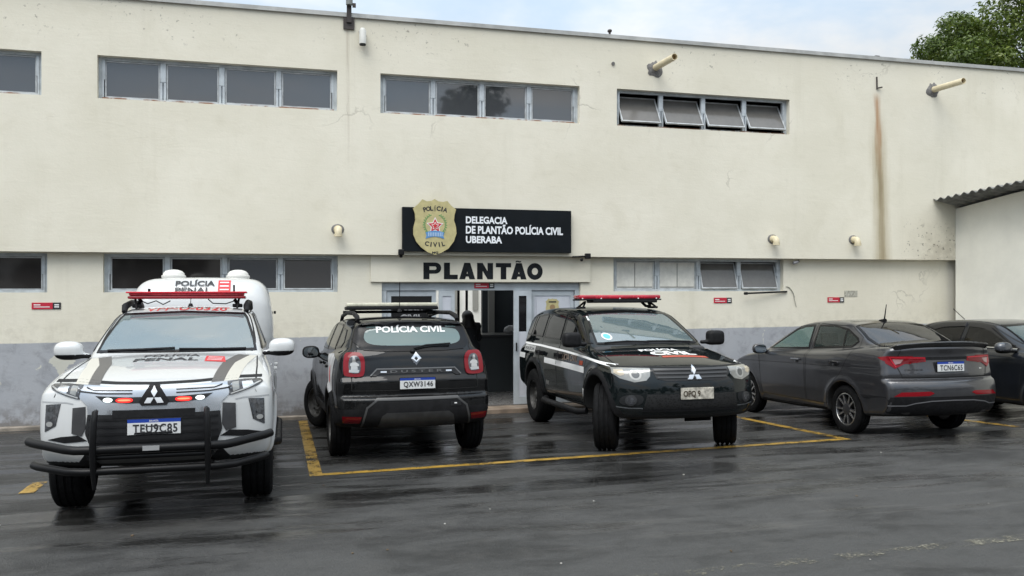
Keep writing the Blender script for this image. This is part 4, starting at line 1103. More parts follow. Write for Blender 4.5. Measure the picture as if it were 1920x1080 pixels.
# ------------------------------------------------------------------ pipes, lamps and cables on the wall
PVC = pmat("pvc_cream", (0.66, 0.58, 0.40), 0.45, noise=0.12, nscale=8)
PVC_END = pmat("pvc_end", (0.28, 0.19, 0.09), 0.7)
MORTAR = pmat("mortar", (0.17, 0.165, 0.16), 0.95, noise=0.3, nscale=25, bump=0.6, bscale=45)
for x, z, lb in ((6.32, 5.80, "cream drain spout jutting from the parapet above the open window"), (12.03, 5.765, "cream drain spout jutting from the parapet above the shed roof")):
    o = empty('drain_pipe', (x, YU, z), 0, lb, "pipe", "cream drain spouts under the roof edge")
    m = MB(); r_ = .056
    m.lathe([(r_, 0.1), (r_, -.76), (r_ - .008, -.76), (r_ - .008, -.70)], 20); m.build('pipe', PVC, o, smooth=40)
    m = MB(); m.lathe([(r_ - .0085, -.69), (0, -.69)], 20); m.build('pipe_end', PVC_END, o)
    m = MB(); rr = random.Random(int(x * 10)); n = 22
    ring = [(.135 + rr.uniform(-.025, .03)) for _ in range(n)]
    vs = [(r2 * math.cos(2 * math.pi * k / n), -.006, r2 * math.sin(2 * math.pi * k / n) - .015) for k, r2 in enumerate(ring)] + [(.07 * math.cos(2 * math.pi * k / n), -.03, .07 * math.sin(2 * math.pi * k / n) - .005) for k in range(n)]
    vs += [(p[0], 0.01, p[2]) for p in vs[:n]]
    m.add(vs, [(k, (k + 1) % n, n + (k + 1) % n, n + k) for k in range(n)] + [tuple(range(n, 2 * n))] + [(k, 2 * n + k, 2 * n + (k + 1) % n, (k + 1) % n) for k in range(n)]); m.build('mortar_collar', MORTAR, o, smooth=50)
for x, z, lb in ((0.97, 2.935, "cream elbow pipe left of the black signboard"), (8.60, 2.895, "cream elbow pipe above the tilted ground-floor panes"), (10.28, 2.905, "cream elbow pipe left of the rust stain")):
    o = empty('elbow_pipe', (x, YU, z), 0, lb, "pipe", "cream elbow pipes above the overhang")
    m = MB(); pts = [(0, .05, 0), (0, -.06, 0)] + [(0, -.06 - .07 * math.sin(a), -.07 + .07 * math.cos(a)) for a in [R(q) for q in (15, 30, 45, 60, 75, 90)]] + [(0, -.13, -.11)]
    m.tube(pts, .056, 16, caps=False); m.tube([(0, -.045, 0), (0, -.005, 0)], .064, 16); m.tube([(0, -.13, -.075), (0, -.13, -.115)], .063, 16, caps=False); m.build('pipe', PVC, o, smooth=50)
    m = MB(); n = 16
    m.add([(.054 * math.cos(2 * math.pi * k / n), -.13 + .054 * math.sin(2 * math.pi * k / n), -.10) for k in range(n)], [tuple(range(n))]); m.build('pipe_end', PVC_END, o)
    m = MB(); m.add([(.10 * math.cos(2 * math.pi * k / n), -.004, .085 * math.sin(2 * math.pi * k / n)) for k in range(n)] + [(.06 * math.cos(2 * math.pi * k / n), -.016, .06 * math.sin(2 * math.pi * k / n)) for k in range(n)], [(k, (k + 1) % n, n + (k + 1) % n, n + k) for k in range(n)]); m.build('mortar_collar', MORTAR, o, smooth=50)

o = empty('lamp_bracket', (1.14, YU, 6.05), 0, "dark metal bracket and post rising from the roof edge", "bracket")
DKBROWN = pmat("dark_brown_metal", (0.045, 0.035, 0.032), 0.6, noise=0.3)
m = MB(); m.box((-.085, -.03, 0), (.085, -.002, .20), .004); m.build('base_plate', DKBROWN, o)
m = MB(); m.box((-.036, -.062, .10), (.036, -.031, .46)); m.build('arm', DKBROWN, o)
m = MB(); m.tube([(0, -.09, .36), (0, -.09, 1.6)], .052, 14); m.build('post', pmat("grey_post", (0.22, 0.23, 0.22), 0.6, 0.3), o, smooth=40)
m = MB(); m.box((.05, -.10, .33), (.10, -.06, .39)); m.build('clamp', DKBROWN, o)
o = empty('wall_lamp', (1.345, YU, 5.80), 0, "white cylindrical lamp hanging under the roof edge beside the bracket", "lamp")
m = MB(); m.tube([(0, -.09, .02), (0, -.09, .22), (0, -.08, .26)], [.055, .055, .035], 18); m.build('lamp_body', pmat("lamp_white", (0.62, 0.62, 0.58), 0.5, noise=0.1), o, smooth=40)
m = MB(); m.tube([(0, -.09, .0), (0, -.09, .019)], .05, 18); m.build('lamp_lens', BLACK_TRIM, o, smooth=40)
m = MB(); m.tube([(0, -.085, .27), (0, -.0, .22)], .012, 8); m.tube([(-.05, -.02, .22), (0, -.01, .29), (.06, -.02, .16)], .010, 6); m.build('lamp_arm', MORTAR, o)
for x, z, s, lb in ((1.94, 2.59, -1, "small black floodlight at the lower left corner of the signboard"), (5.05, 2.555, 1, "small black floodlight on an arm right of the signboard")):
    o = empty('floodlight', (x, YU, z), 0, lb, "floodlight", "black floodlights beside the sign")
    m = MB(); m.box((-.045, -.16, -.045), (.045, -.08, .045), .012); m.build('lamp_head', BLACK_TRIM, o)
    m = MB(); m.tube([(0, -.08, 0), (-.0 if s < 0 else -.22, -.02, -.01), (-.0 if s < 0 else -.22, 0.0, -.01)], .014, 8); m.ball((0 if s < 0 else -.1, -.10, -.06), (.028, .028, .028), 10, 6); m.build('lamp_arm', BLACK_TRIM, o)
o = empty('camera', (9.12, -.02, 2.50), 0, "tiny grey security camera tucked under the overhang", "camera")
m = MB(); m.tube([(0.08, -.02, .03), (.08, -.05, 0), (0, -.07, -.02)], .012, 8); m.build('camera_arm', MORTAR, o); m = MB(); m.tube([(.03, -.07, -.005), (-.06, -.08, -.03)], .028, 12); m.build('camera_body', pmat("camera_grey", (0.25, 0.25, 0.26), 0.5), o, smooth=40)
m = MB(); m.tube([(8.97, -.01, 2.05), (9.04, -.012, 2.03), (9.12, -.012, 1.93), (9.14, -.012, 1.82), (9.18, -.012, 1.68)], .006, 6); m.tube([(9.0, -.01, 2.05), (9.08, -.012, 1.99), (9.15, -.012, 1.85)], .005, 6)
tag(m.build('cable', pmat("cable_grey", (0.36, 0.35, 0.30), 0.7), smooth=60), "thin grey cable hanging down the wall from the window corner", "cable")
m = MB(); m.tube([(8.06, -.14, 1.925), (8.98, -.02, 1.955)], .016, 8); m.tube([(8.05, -.14, 1.925), (8.11, -.132, 1.927)], .026, 8); tag(m.build('window_rod', BLACK_TRIM, smooth=40), "thin black rod lying under the tilted ground-floor window", "rod")
m = MB(); m.tube([(10.78, YU - .012, 5.93), (10.785, YU - .012, 5.70)], .014, 8); m.tube([(10.785, YU - .012, 5.72), (10.87, YU - .05, 5.735)], .013, 8); tag(m.build('broken_bracket', DKBROWN, smooth=40), "rusty broken pipe bracket at the top of the rust stain", "bracket")
m = MB(); m.tube([(5.55, YU - .02, 5.82), (5.55, YU + .01, 5.82)], .03, 10); tag(m.build('wall_plug', MORTAR), "small round plug in the upper wall left of the drain spout", "plug")
m = MB(); m.tube([(5.49, YU, ZR + .03), (5.49, YU, ZR + .09)], .02, 8); m.ball((5.49, YU, ZR + .10), (.04, .05, .03), 8, 6); tag(m.build('roof_finial', DKBROWN), "tiny dark knob on the roof edge", "knob")
m = MB(); m.box((10.6, .02, ZR + .036), (10.95, .14, ZR + .075), .01); m.box((10.88, 0, ZR + .05), (10.98, .1, ZR + .11), .01); tag(m.build('roof_scrap', DKBROWN), "dark piece of metal lying on the roof edge near the trees", "metal scrap")

# ------------------------------------------------------------------ shed at the right
sh = empty('shed', (12.55, 0, 0), 0, "cream lean-to with a dark corrugated roof at the right", "shed")
zr = lambda x, y: 3.655 - max(.03, .2 * (1 - (-y - .15) / 1.75)) * (x - 12.04) - .062 * y
m = MB(); yo, y1, x1 = YU - .002, -8.0, 17.0
ks = [yo, -.5, -1.0, -1.5, -1.9, y1]; m.box((.3, -7.9, -.1), (4.5, -.2, 2.4))
for xx, x_ in ((0, 12.55), (.16, 12.71)):
    vs = [(xx, y, -.1) for y in ks] + [(xx, y, zr(x_, y) - .035) for y in ks]; n_ = len(ks)
    m.add(vs, [(i, i + 1, n_ + i + 1, n_ + i) for i in range(n_ - 1)])
m.add([(0, y1, -.1), (.16, y1, -.1), (.16, y1, zr(12.71, y1) - .035), (0, y1, zr(12.55, y1) - .035)], [(0, 1, 2, 3)])
SHEDW = pmat("shed_render", (0.87, 0.85, 0.76), 0.85, noise=0.06, nscale=1.2, bump=0.3, bscale=9)
m.build('wall', SHEDW, sh)
m = MB(); n = 320; ys_ = [YU - .006 - i * (8.2 / n) for i in range(n + 1)]; vs = []
for k, (dz, xx) in enumerate(((0, -.51), (0, 4.7), (.010, -.51), (.010, 4.7))):
    for y in ys_: vs.append((xx, y, zr(12.55 + xx, y) + .024 * math.sin(2 * math.pi * y / .19) + dz + .012))
L = n + 1; fs = []
for i in range(n): fs += [(i, i + 1, L + i + 1, L + i), (2 * L + i, 3 * L + i, 3 * L + i + 1, 2 * L + i + 1), (i, 2 * L + i, 2 * L + i + 1, i + 1), (L + i, L + i + 1, 3 * L + i + 1, 3 * L + i)]
m.add(vs, fs); m.build('roof', pmat("fibre_cement", (0.19, 0.19, 0.178), 0.85, noise=0.35, nscale=6), sh, smooth=60)

# ------------------------------------------------------------------ trees
def leaf_mat(name, c0, c1, c2):
    m = bpy.data.materials.new(name); m.use_nodes = True
    t = NT(m.node_tree); b = t.n['Principled BSDF']
    at = t.node('ShaderNodeAttribute', attribute_name='tone')
    col = t.mix(t.ramp(at.outputs['Fac'], 0.0, 0.5, smooth=False), c0, c1); col = t.mix(t.ramp(at.outputs['Fac'], 0.5, 1.0, smooth=False), col, c2)
    t.put(b.inputs['Base Color'], col); b.inputs['Roughness'].default_value = 0.42; b.inputs['Subsurface Weight'].default_value = 0.0
    tl = t.node('ShaderNodeBsdfTranslucent'); t.put(tl.inputs[0], col); ms = t.node('ShaderNodeMixShader'); ms.inputs[0].default_value = 0.3
    t.l.new(b.outputs[0], ms.inputs[1]); t.l.new(tl.outputs[0], ms.inputs[2]); t.l.new(ms.outputs[0], t.n['Material Output'].inputs[0])
    return m
LEAF = leaf_mat("leaves_green", (0.045, 0.078, 0.014), (0.100, 0.150, 0.024), (0.205, 0.250, 0.044))
LEAF_FAR = leaf_mat("leaves_dark", (0.012, 0.022, 0.010), (0.024, 0.038, 0.016), (0.040, 0.055, 0.022))
BARK = pmat("bark", (0.09, 0.07, 0.05), 0.9, noise=0.35, nscale=8)
def leaf_cloud(centres, radii, per, size, seed):
    g = np.random.default_rng(seed); V = []; tones = []
    for c, r_ in zip(centres, radii):
        d = g.normal(size=(per, 3)); d /= np.linalg.norm(d, axis=1)[:, None]
        p = np.array(c) + d * (r_ * g.uniform(.35, 1.0, per) ** .6)[:, None] * np.array([1.05, 1.05, .8])
        nrm = d + g.normal(size=(per, 3)) * .75 + np.array([0, 0, .55]); nrm /= np.linalg.norm(nrm, axis=1)[:, None]
        u = np.cross(nrm, g.normal(size=(per, 3))); u /= np.linalg.norm(u, axis=1)[:, None]; v = np.cross(nrm, u)
        s = (size * g.uniform(.6, 1.25, per))[:, None]
        V.append(np.stack([p - u * s, p - v * s * .42 + nrm * s * .10, p + u * s, p + v * s * .42 + nrm * s * .10], 1))
        tones.append(np.clip(g.normal(g.uniform(.30, .70), .17, per), 0, 1))
    V = np.concatenate(V); return V.reshape(-1, 3), np.arange(len(V) * 4).reshape(-1, 4), np.concatenate(tones)
def crown_mesh(name, cl, mat, parent):
    V, F, tn = cl; o = make_mesh(name, V, F, mat, None, None, parent)
    o.data.attributes.new('tone', 'FLOAT', 'FACE').data.foreach_set('value', tn.astype(np.float32)); return o
def tree(x, y, ht, spread, seed, label, lobes, per, size, mat=LEAF, base=0.4, z0=0.0):
    g = np.random.default_rng(seed); o = empty('tree', (x, y, z0), 0, label, "tree", "trees behind the station")
    m = MB(); m.tube([(0, 0, 0), (.1, .05, ht * .22), (0, .1, ht * .45), (.1, 0, ht * .8)], [.30, .24, .18, .05], 10)
    C, Rr = [], []
    for i in range(lobes):
        a = 2 * math.pi * (i * .618); hfrac = (i + .5) / lobes; z = ht * (base + (1 - base) * hfrac * .93)
        env = spread * math.sqrt(max(.06, 1 - (2 * max(0, hfrac - .12) - .60) ** 2 / 1.35)); rr = env * g.uniform(.25, .92)
        c = np.array([rr * math.cos(a), rr * math.sin(a), z + g.normal() * .25]); C.append(c); Rr.append(spread * g.uniform(.20, .36))
        if i % 4 == 0: m.tube([(0, .05, ht * g.uniform(.25, .45)), tuple(c * np.array([.5, .5, .85])), tuple(c)], [.10, .06, .02], 7)
    m.build('trunk', BARK, o, smooth=50)
    crown_mesh('crown', leaf_cloud(C, Rr, per, size, seed + 1), mat, o); return o
tree(22.95, 11.0, 11.35, 2.1, 21, "smaller rounded green tree above the roof edge, left of the taller tree", 44, 620, .085)
tree(26.7, 10.5, 16.5, 3.3, 5, "taller dense green tree cut by the right edge", 75, 620, .09)
tree(25.3, 13.0, 12.2, 2.1, 9, "pale green bushy tree in the gap between two taller trees", 30, 620, .085, base=.5)
# the wooded bank over the street, which the window panes and car paint mirror
g_ = np.random.default_rng(3); C, Rr = [], []
for i in range(260):
    x = g_.uniform(-75, 85); top = 7.0 + 2.5 * math.sin(x * .11 + 1) + (9.5 * math.exp(-((x - 17) / 8.0) ** 2)) + 3.0 * math.exp(-((x + 22) / 9) ** 2)
    C.append((x, -52 + g_.normal() * 2.5, .5 + g_.uniform(0.1, 1) ** .8 * top)); Rr.append(g_.uniform(1.2, 2.3))
tag(crown_mesh('treeline', leaf_cloud(C, Rr, 130, .55, 4), LEAF_FAR, None), kind='stuff')

# ------------------------------------------------------------------ lobby: counter and the person at it
o = empty('reception_counter', (3.3, 1.7, 0.1), 0, "dark grey reception counter in the lobby behind the door", "counter")
m = MB(); m.box((0, 0, 0), (2.55, .10, 1.02)); m.build('counter_front', pmat("counter_grey", (0.045, 0.05, 0.05), 0.5), o)
m = MB(); m.box((-.05, -.06, 1.021), (2.55, .6, 1.06), .008); m.build('counter_top', pmat("counter_top_dark", (0.05, 0.05, 0.048), 0.3), o)
o = empty('paper_bag', (4.32, 1.95, 1.165), 0, "crumpled pale bag lying on the reception counter", "bag")
m = MB(); m.ball((0, 0, .06), (.13, .10, .085), 14, 9)
rr = random.Random(2); m.v = [(x + rr.uniform(-.014, .014), y + rr.uniform(-.014, .014), max(.003, z + rr.uniform(-.014, .014))) for x, y, z in m.v]
m.build('sheet', pmat("bag_grey", (0.30, 0.30, 0.30), 0.7), o, smooth=30)
def capsule_field(parts, k=.05):
    def f(X, Y, Z):
        d = None
        for a, b_, r0, r1 in parts:
            a = np.array(a); b_ = np.array(b_); v = b_ - a; L = max(v @ v, 1e-9)
            t = np.clip(((X - a[0]) * v[0] + (Y - a[1]) * v[1] + (Z - a[2]) * v[2]) / L, 0, 1)
            e = np.sqrt((X - a[0] - t * v[0]) ** 2 + (Y - a[1] - t * v[1]) ** 2 + (Z - a[2] - t * v[2]) ** 2) - (r0 + (r1 - r0) * t)
            d = e if d is None else smin(d, e, k)
        return d
    return f
ps = empty('person', (3.40, 1.36, 0.1), 0, "person with long dark hair in a dark jacket leaning on the reception counter", "person")
SKIN = pmat("skin", (0.30, 0.17, 0.11), 0.5); JACKET = pmat("jacket_black", (0.010, 0.010, 0.012), 0.8); HAIR = pmat("hair_dark", (0.008, 0.006, 0.005), 0.45)
LEGS = [((s * .085, 0, .84), (s * .10, .02, .46), .085, .058) for s in (-1, 1)] + [((s * .10, .02, .46), (s * .10, -.01, .09), .056, .040) for s in (-1, 1)] + [((s * .10, -.01, .05), (s * .11, .14, .035), .042, .034) for s in (-1, 1)]
TORSO = [((-.07, .0, .86), (.07, 0, .86), .115, .115), ((0, .02, .92), (0, .10, 1.14), .115, .125), ((-.135, .12, 1.235), (.135, .12, 1.235), .070, .070), ((0, .10, 1.06), (0, .12, 1.20), .14, .12)]
ARMS = []
for s in (-1, 1):
    ARMS += [((s * .17, .12, 1.23), (s * .215, .24, 1.02), .055, .045), ((s * .215, .24, 1.02), (s * .10, .44, 1.09), .042, .028)]
HEAD = [((0, .135, 1.24), (0, .165, 1.32), .048, .046), ((0, .17, 1.375), (0, .185, 1.405), .082, .088), ((0, .235, 1.335), (0, .235, 1.335), .045, .045), ((0, .285, 1.375), (0, .275, 1.36), .013, .016)]
HANDS = []
for s in (-1, 1):
    HANDS.append(((s * .10, .44, 1.09), (s * .07, .50, 1.095), .026, .028))
    for q in range(4): HANDS.append(((s * (.085 - q * .017), .51, 1.097), (s * (.065 - q * .019), .575 - abs(q - 1.3) * .008, 1.085), .010, .008))
    HANDS.append(((s * .045, .47, 1.09), (s * .015, .505, 1.083), .010, .009))
sdf_object('body', capsule_field(LEGS + TORSO + ARMS + HEAD + HANDS, .022), (-.36, -.2, 0), (.36, .68, 1.55), .014, [JACKET, SKIN], ps, mat_of=lambda C: ((C[:, 2] > 1.265) | (C[:, 1] > .43)).astype(int))
def hairf(X, Y, Z):
    d = capsule_field([((0, .155, 1.41), (0, .165, 1.415), .100, .103), ((0, .10, 1.38), (0, .06, 1.25), .095, .10), ((-.05, .08, 1.3), (-.075, .05, 1.20), .06, .05), ((.05, .08, 1.3), (.075, .05, 1.20), .06, .05)], .05)(X, Y, Z)
    return smax(d, Y - .205, .03)
sdf_object('hair', hairf, (-.25, -.1, 1.02), (.25, .32, 1.56), .014, [HAIR], ps)
def jackf(X, Y, Z): return smax(capsule_field(TORSO + [a for a in ARMS], .05)(X, Y, Z) - .013, np.maximum(Y - .40, .80 - Z), .01)
sdf_object('jacket', jackf, (-.34, -.18, .76), (.34, .46, 1.30), .015, [JACKET], ps)
flat_text('jacket_text', 'CIVIL', (-.085, -.055, 1.06), (1, 0, 0), (0, .35, 1), .17, .05, pmat("dim_letter", (0.12, 0.12, 0.12), 0.7), ps, .03)

# ------------------------------------------------------------------ bits of litter on the wet yard
m = MB(); rr = random.Random(5)
for i in range(70):
    x = rr.uniform(-4, 11); y = rr.uniform(-9.5, -.5); s = rr.uniform(.005, .012) * (1.8 if rr.random() < .1 else 1)
    z = gz(y) + .003; a = rr.uniform(0, 6.28)
    pts = [(x + s * rr.uniform(.5, 1.3) * math.cos(a + k * 1.2566), y + s * rr.uniform(.5, 1.3) * math.sin(a + k * 1.2566)) for k in range(5)]
    m.mi = 0 if rr.random() < .6 else 1
    m.prism(pts, lambda p, q: (p, q, z), lambda p, q: (p, q, z + s * .5))
tag(m.build('litter', [pmat("litter_pale", (0.36, 0.35, 0.32), 0.7), pmat("litter_brown", (0.12, 0.085, 0.05), 0.8)]), kind='stuff')

# ================================================================== white pickup with the prisoner cell on its bed
WHITE_PAINT = paint_mat("white_paint", (0.56, 0.57, 0.57), 0.0, 0.35, 0.25, (0.40, 0.39, 0.36))
BLACK_PAINT = paint_mat("black_paint", (0.006, 0.0062, 0.0066), 0.0, 0.5, 0.24, (0.042, 0.040, 0.038), 0.75, 0.0)
GREEN_BLACK = paint_mat("greenish_black_paint", (0.005, 0.0075, 0.0082), 0.0, 0.5, 0.13, (0.040, 0.037, 0.032), 0.85, 0.0)
GREY_PAINT = paint_mat("grey_paint", (0.050, 0.050, 0.055), 0.55, 0.28, 0.10, (0.10, 0.098, 0.092))
NIGHT_PAINT = paint_mat("night_paint", (0.010, 0.012, 0.016), 0.2, 0.4, 0.10, (0.05, 0.05, 0.05), 1.0, 0.1)
GREY_TRIM = pmat("grey_trim", (0.012, 0.012, 0.013), 0.6, spec=0.15, noise=0.25, nscale=9)
UNDER = pmat("underbody", (0.008, 0.008, 0.008), 0.9)

def wheel_well(car, base):
    """material index: wheel wells and underside dark"""
    def g(C, N):
        mi = np.zeros(len(C), int)
        for ax, az, ra in car.arch:
            rr = np.sqrt((C[:, 0] - ax) ** 2 + (C[:, 2] - az) ** 2)
            mi[(rr < ra + .006)] = 1
        mi[(N[:, 2] < -0.6) & (C[:, 2] < base)] = 1
        return mi
    return g

c = Car(
    lower=[(2.22, .43), (2.37, .46), (2.43, .55), (2.445, .68), (2.435, .85), (2.42, 1.0), (2.395, 1.075, .12), (2.30, 1.115), (1.95, 1.185), (1.4, 1.24), (.95, 1.275), (.5, 1.28), (-.6, 1.25), (-1.5, 1.24), (-2.84, 1.23, .1), (-2.88, .9), (-2.88, .55, .1), (-2.4, .52), (-1.0, .44), (1.0, .42), (1.95, .43)],
    cabin=[(1.08, 1.12), (.99, 1.28), (.24, 1.635), (.06, 1.695), (-.3, 1.725), (-.8, 1.73), (-1.2, 1.705), (-1.38, 1.65), (-1.55, 1.24), (-1.58, 1.10)],
    wl=[(-2.88, .85), (-2.2, .875), (-1, .875), (.4, .875), (1.4, .90), (2.0, .90), (2.45, .86)], il=[(.35, -.07), (.55, -.015), (.75, 0), (.95, 0), (1.1, -.02), (1.22, -.07), (1.35, -.12)],
    wc=[(-1.6, .76), (-.9, .80), (.2, .805), (.9, .79), (1.1, .77)], ic=[(1.1, 0), (1.28, -.005), (1.62, -.135), (1.75, -.20)],
    arches=[(1.5, .40, .47), (-1.5, .40, .46)], bowl=(.30, .06), bowc=(.16, .05), crown=(.05, .05), kl=.07, kc=.09, kj=.04, flare=.025, bp=2.6).mesh()
c.root('pickup_truck', (-.870, -4.163, -90.6), "white police pickup with black bull bar and a white cell on its bed", "pickup truck")
ws = [(-.725, 1.275), (.725, 1.275), (.695, 1.40), (.62, 1.60), (.585, 1.645), (.0, 1.668), (-.585, 1.645), (-.62, 1.60), (-.695, 1.40)]
fw = [(.70, 1.30, .1), (.12, 1.60), (-.02, 1.635), (-.30, 1.645), (-.32, 1.28), (.68, 1.285)]
rw = [(-.40, 1.28), (-.38, 1.645), (-.85, 1.64), (-1.10, 1.58), (-1.20, 1.40), (-1.22, 1.29)]
fd = [(.86, 1.26), (.10, 1.645), (-.34, 1.67), (-.36, .55), (.86, .55), (.98, .85)]; rd = [(-.38, 1.67), (-1.0, 1.65), (-1.24, 1.50), (-1.26, 1.0), (-1.05, .75), (-.98, .55), (-.38, .55)]
parts = [('hood', 'T', [(2.5, -.72), (2.45, 0), (2.5, .72), (.98, .74), (.98, -.74)])]
for v in 'LR': parts += [('door', v, fd), ('door', v, rd)]
mm = wheel_well(c, .6)
pt = c.body([WHITE_PAINT, UNDER], [('F', inset(ws, .015))] + [(v, inset(p, .012)) for v in 'LR' for p in (fw, rw)], parts, mm)
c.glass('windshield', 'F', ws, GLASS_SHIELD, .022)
for v in 'LR':
    for p in (fw, rw): c.glass('side_window', v, p, GLASS_DARK, .025)
    c.strip('shut_line', v, fd, .009, GAP, closed=True); c.strip('shut_line', v, rd, .009, GAP, closed=True)
for d in pt['door']:
    x = d.data.vertices[0].co; sgn = 1 if x.y > 0 else -1
    px = -.20 if np.mean([q.co.x for q in d.data.vertices]) > -.3 else -1.02
    m = MB(); m.box((px - .10, sgn * .875, 1.02), (px + .10, sgn * .915, 1.055), .01); m.build('door_handle', WHITE_PAINT, d, smooth=40)
c.strip('shut_line', 'F', [(-.80, 1.105), (-.60, 1.112), (-.3, 1.098), (0, 1.092), (.3, 1.098), (.60, 1.112), (.80, 1.105)], .018, GAP)
c.strip('shut_line', 'T', [(2.25, -.755), (1.6, -.75), (1.0, -.735)], .012, GAP); c.strip('shut_line', 'T', [(2.25, .755), (1.6, .75), (1.0, .735)], .012, GAP)
# front face: bright shield bands, black grille, lamps
SILVER = pmat("shield_silver", (0.50, 0.52, 0.55), 0.22, 0.75)
c.panel('shield_band', 'F', [(-.585, 1.085), (-.30, 1.072), (0, 1.066), (.30, 1.072), (.585, 1.085), (.545, .985), (.49, .93), (.485, .865), (.0, .855), (-.485, .865), (-.49, .93), (-.545, .985)], SILVER, off=.010)
c.panel('grille_slot', 'F', [(-.43, 1.005), (-.2, .992), (.2, .992), (.43, 1.005), (.37, .962), (.2, .945), (-.2, .945), (-.37, .962)], GRILLE, off=.014)
for s in (-1, 1):
    c.strip('shield_line', 'F', [(s * .56, 1.04), (s * .40, 1.022), (s * .16, 1.018)], .010, GRILLE, off=.0145); c.strip('shield_line', 'F', [(s * .50, 1.062), (s * .44, 1.046), (s * .16, 1.042)], .007, GRILLE, off=.0145)
    c.panel('strobe_white', 'F', [(s * .335 + q * .034 * math.cos(a), .973 + .017 * math.sin(a)) for q in (1,) for a in [2 * math.pi * k / 14 for k in range(14)]], pmat("strobe_white", (0.8, 0.85, 0.85), 0.3, emit=(0.85, 1.0, 0.95), es=0.7), off=.022)
    c.panel('strobe_red', 'F', chaikin([(s * .215 - .060, .986), (s * .215 + .060, .986), (s * .215 + .060, .952), (s * .215 - .060, .952)], 2), pmat("strobe_red", (0.5, 0.01, 0.01), 0.3, emit=(1.0, 0.02, 0.015), es=1.0), off=.022)
    c.panel('strobe_red', 'F', chaikin([(s * .215 - .046, .976), (s * .215 + .046, .976), (s * .215 + .046, .963), (s * .215 - .046, .963)], 2), pmat("strobe_core", (0.9, 0.2, 0.1), 0.3, emit=(1.0, 0.10, 0.04), es=1.5), off=.025)
c.panel('grille', 'F', [(-.485, .862), (.485, .862), (.50, .72), (.46, .615), (-.46, .615), (-.50, .72)], GRILLE, off=.012)
for k in range(4): c.strip('grille_bar', 'F', [(-.47, .66 + k * .055), (.47, .66 + k * .055)], .016, BLACK_TRIM, off=.022)
c.panel('camera_strip', 'F', [(-.30, .895), (.30, .895), (.30, .835), (-.30, .835)], BLACK_TRIM, off=.018)
c.panel('skid_plate', 'F', [(-.44, .602), (.44, .602), (.47, .56), (.40, .49), (-.40, .49), (-.47, .56)], pmat("skid_grey", (0.10, 0.10, 0.10), 0.4, 0.4), off=.012)
c.panel('lower_lip', 'F', [(-.80, .455), (.80, .455), (.74, .41), (-.74, .41)], BLACK_TRIM, off=.008)
for s in (-1, 1):
    M_ = (lambda P: P) if s > 0 else mir
    hl = c.panel('headlight', 'F', M_([(.535, 1.080), (.66, 1.088), (.79, 1.082), (.81, 1.066), (.78, 1.045), (.64, 1.0), (.555, .980)]), HEAD_DARK, off=.010, res=.02)
    c.panel('lamp_bowl', 'F', M_([(.645, 1.068), (.72, 1.074), (.735, 1.046), (.655, 1.022)]), REFLECTOR, hl, .014, .02); c.panel('lamp_bowl', 'F', M_([(.57, 1.068), (.62, 1.074), (.625, 1.022), (.58, 1.005)]), LAMP_CLEAR, hl, .014, .02)
    c.strip('lamp_line', 'F', M_([(.56, .99), (.66, 1.018), (.79, 1.062)]), .009, LAMP_GREY, hl, .015)
    fl_ = c.panel('fog_lamp', 'F', M_([(.70, .945), (.82, .935), (.825, .725), (.735, .775)]), LAMP_DARK, off=.006, res=.02)
    for q in (.90, .84, .785):
        c.panel('fog_bowl', 'F', M_([(.785 + .026 * math.cos(2 * math.pi * k / 10), q + .020 * math.sin(2 * math.pi * k / 10)) for k in range(10)]), LAMP_GREY if q < .8 else HEAD_DARK, fl_, .010, .015)
    c.panel('corner_trim', 'F', M_([(.505, .925), (.60, .915), (.605, .72), (.53, .70), (.50, .76)]), pmat("corner_grey", (0.055, 0.055, 0.058), 0.25, 0.3, coat=0.5), off=.009)
    c.strip('bumper_crease', 'F', M_([(.60, .945), (.66, .955), (.86, .955)]), .010, pmat("crease_shade", (0.35, 0.36, 0.37), 0.5), off=.003)
    c.panel('bumper_trim', 'F', M_([(.49, .665), (.56, .705), (.70, .69), (.80, .665), (.66, .645)]), BLACK_TRIM, off=.006)
    c.panel('bumper_side', 'F', M_([(.44, .61), (.47, .61), (.56, .49), (.52, .46), (.42, .48)]), BLACK_TRIM, off=.005)
    # stripes over the bonnet
    c.panel('hood_stripe', 'T', M_([(2.37, .50), (2.37, .41), (1.55, .46), (1.0, .56), (1.0, .67), (1.55, .56)])[::-1] if s < 0 else [(2.37, .50), (2.37, .41), (1.55, .46), (1.0, .56), (1.0, .67), (1.55, .56)], pmat("stripe_dark", (0.09, 0.085, 0.08), 0.4), off=.0025, skirt=False) if s > 0 else c.panel('hood_stripe', 'T', [(2.37, -.50), (2.37, -.41), (1.55, -.46), (1.0, -.56), (1.0, -.67), (1.55, -.56)], MATS["stripe_dark"] if "stripe_dark" in MATS else pmat("stripe_dark", (0.09, 0.085, 0.08), 0.4), off=.0025, skirt=False)
    c.panel('hood_stripe', 'T', [(2.36, s * .60), (2.37, s * .50), (1.55, s * .56), (1.0, s * .67), (1.0, s * .735), (1.55, s * .665)], pmat("stripe_sand", (0.50, 0.48, 0.42), 0.45), off=.0025, skirt=False)
em = c.panel('emblem', 'F', [(-.03, 1.085), (.03, 1.085), (.112, .955), (.09, .925), (-.09, .925), (-.112, .955)], BLACK_TRIM, off=.020)
three_diamonds(c, 'F', 0, .985, .082, pmat("emblem_bright", (0.80, 0.80, 0.80), 0.2, 0.5), em, off=.026)
number_plate(c, 'F', .005, .765, 'TEU9C85')
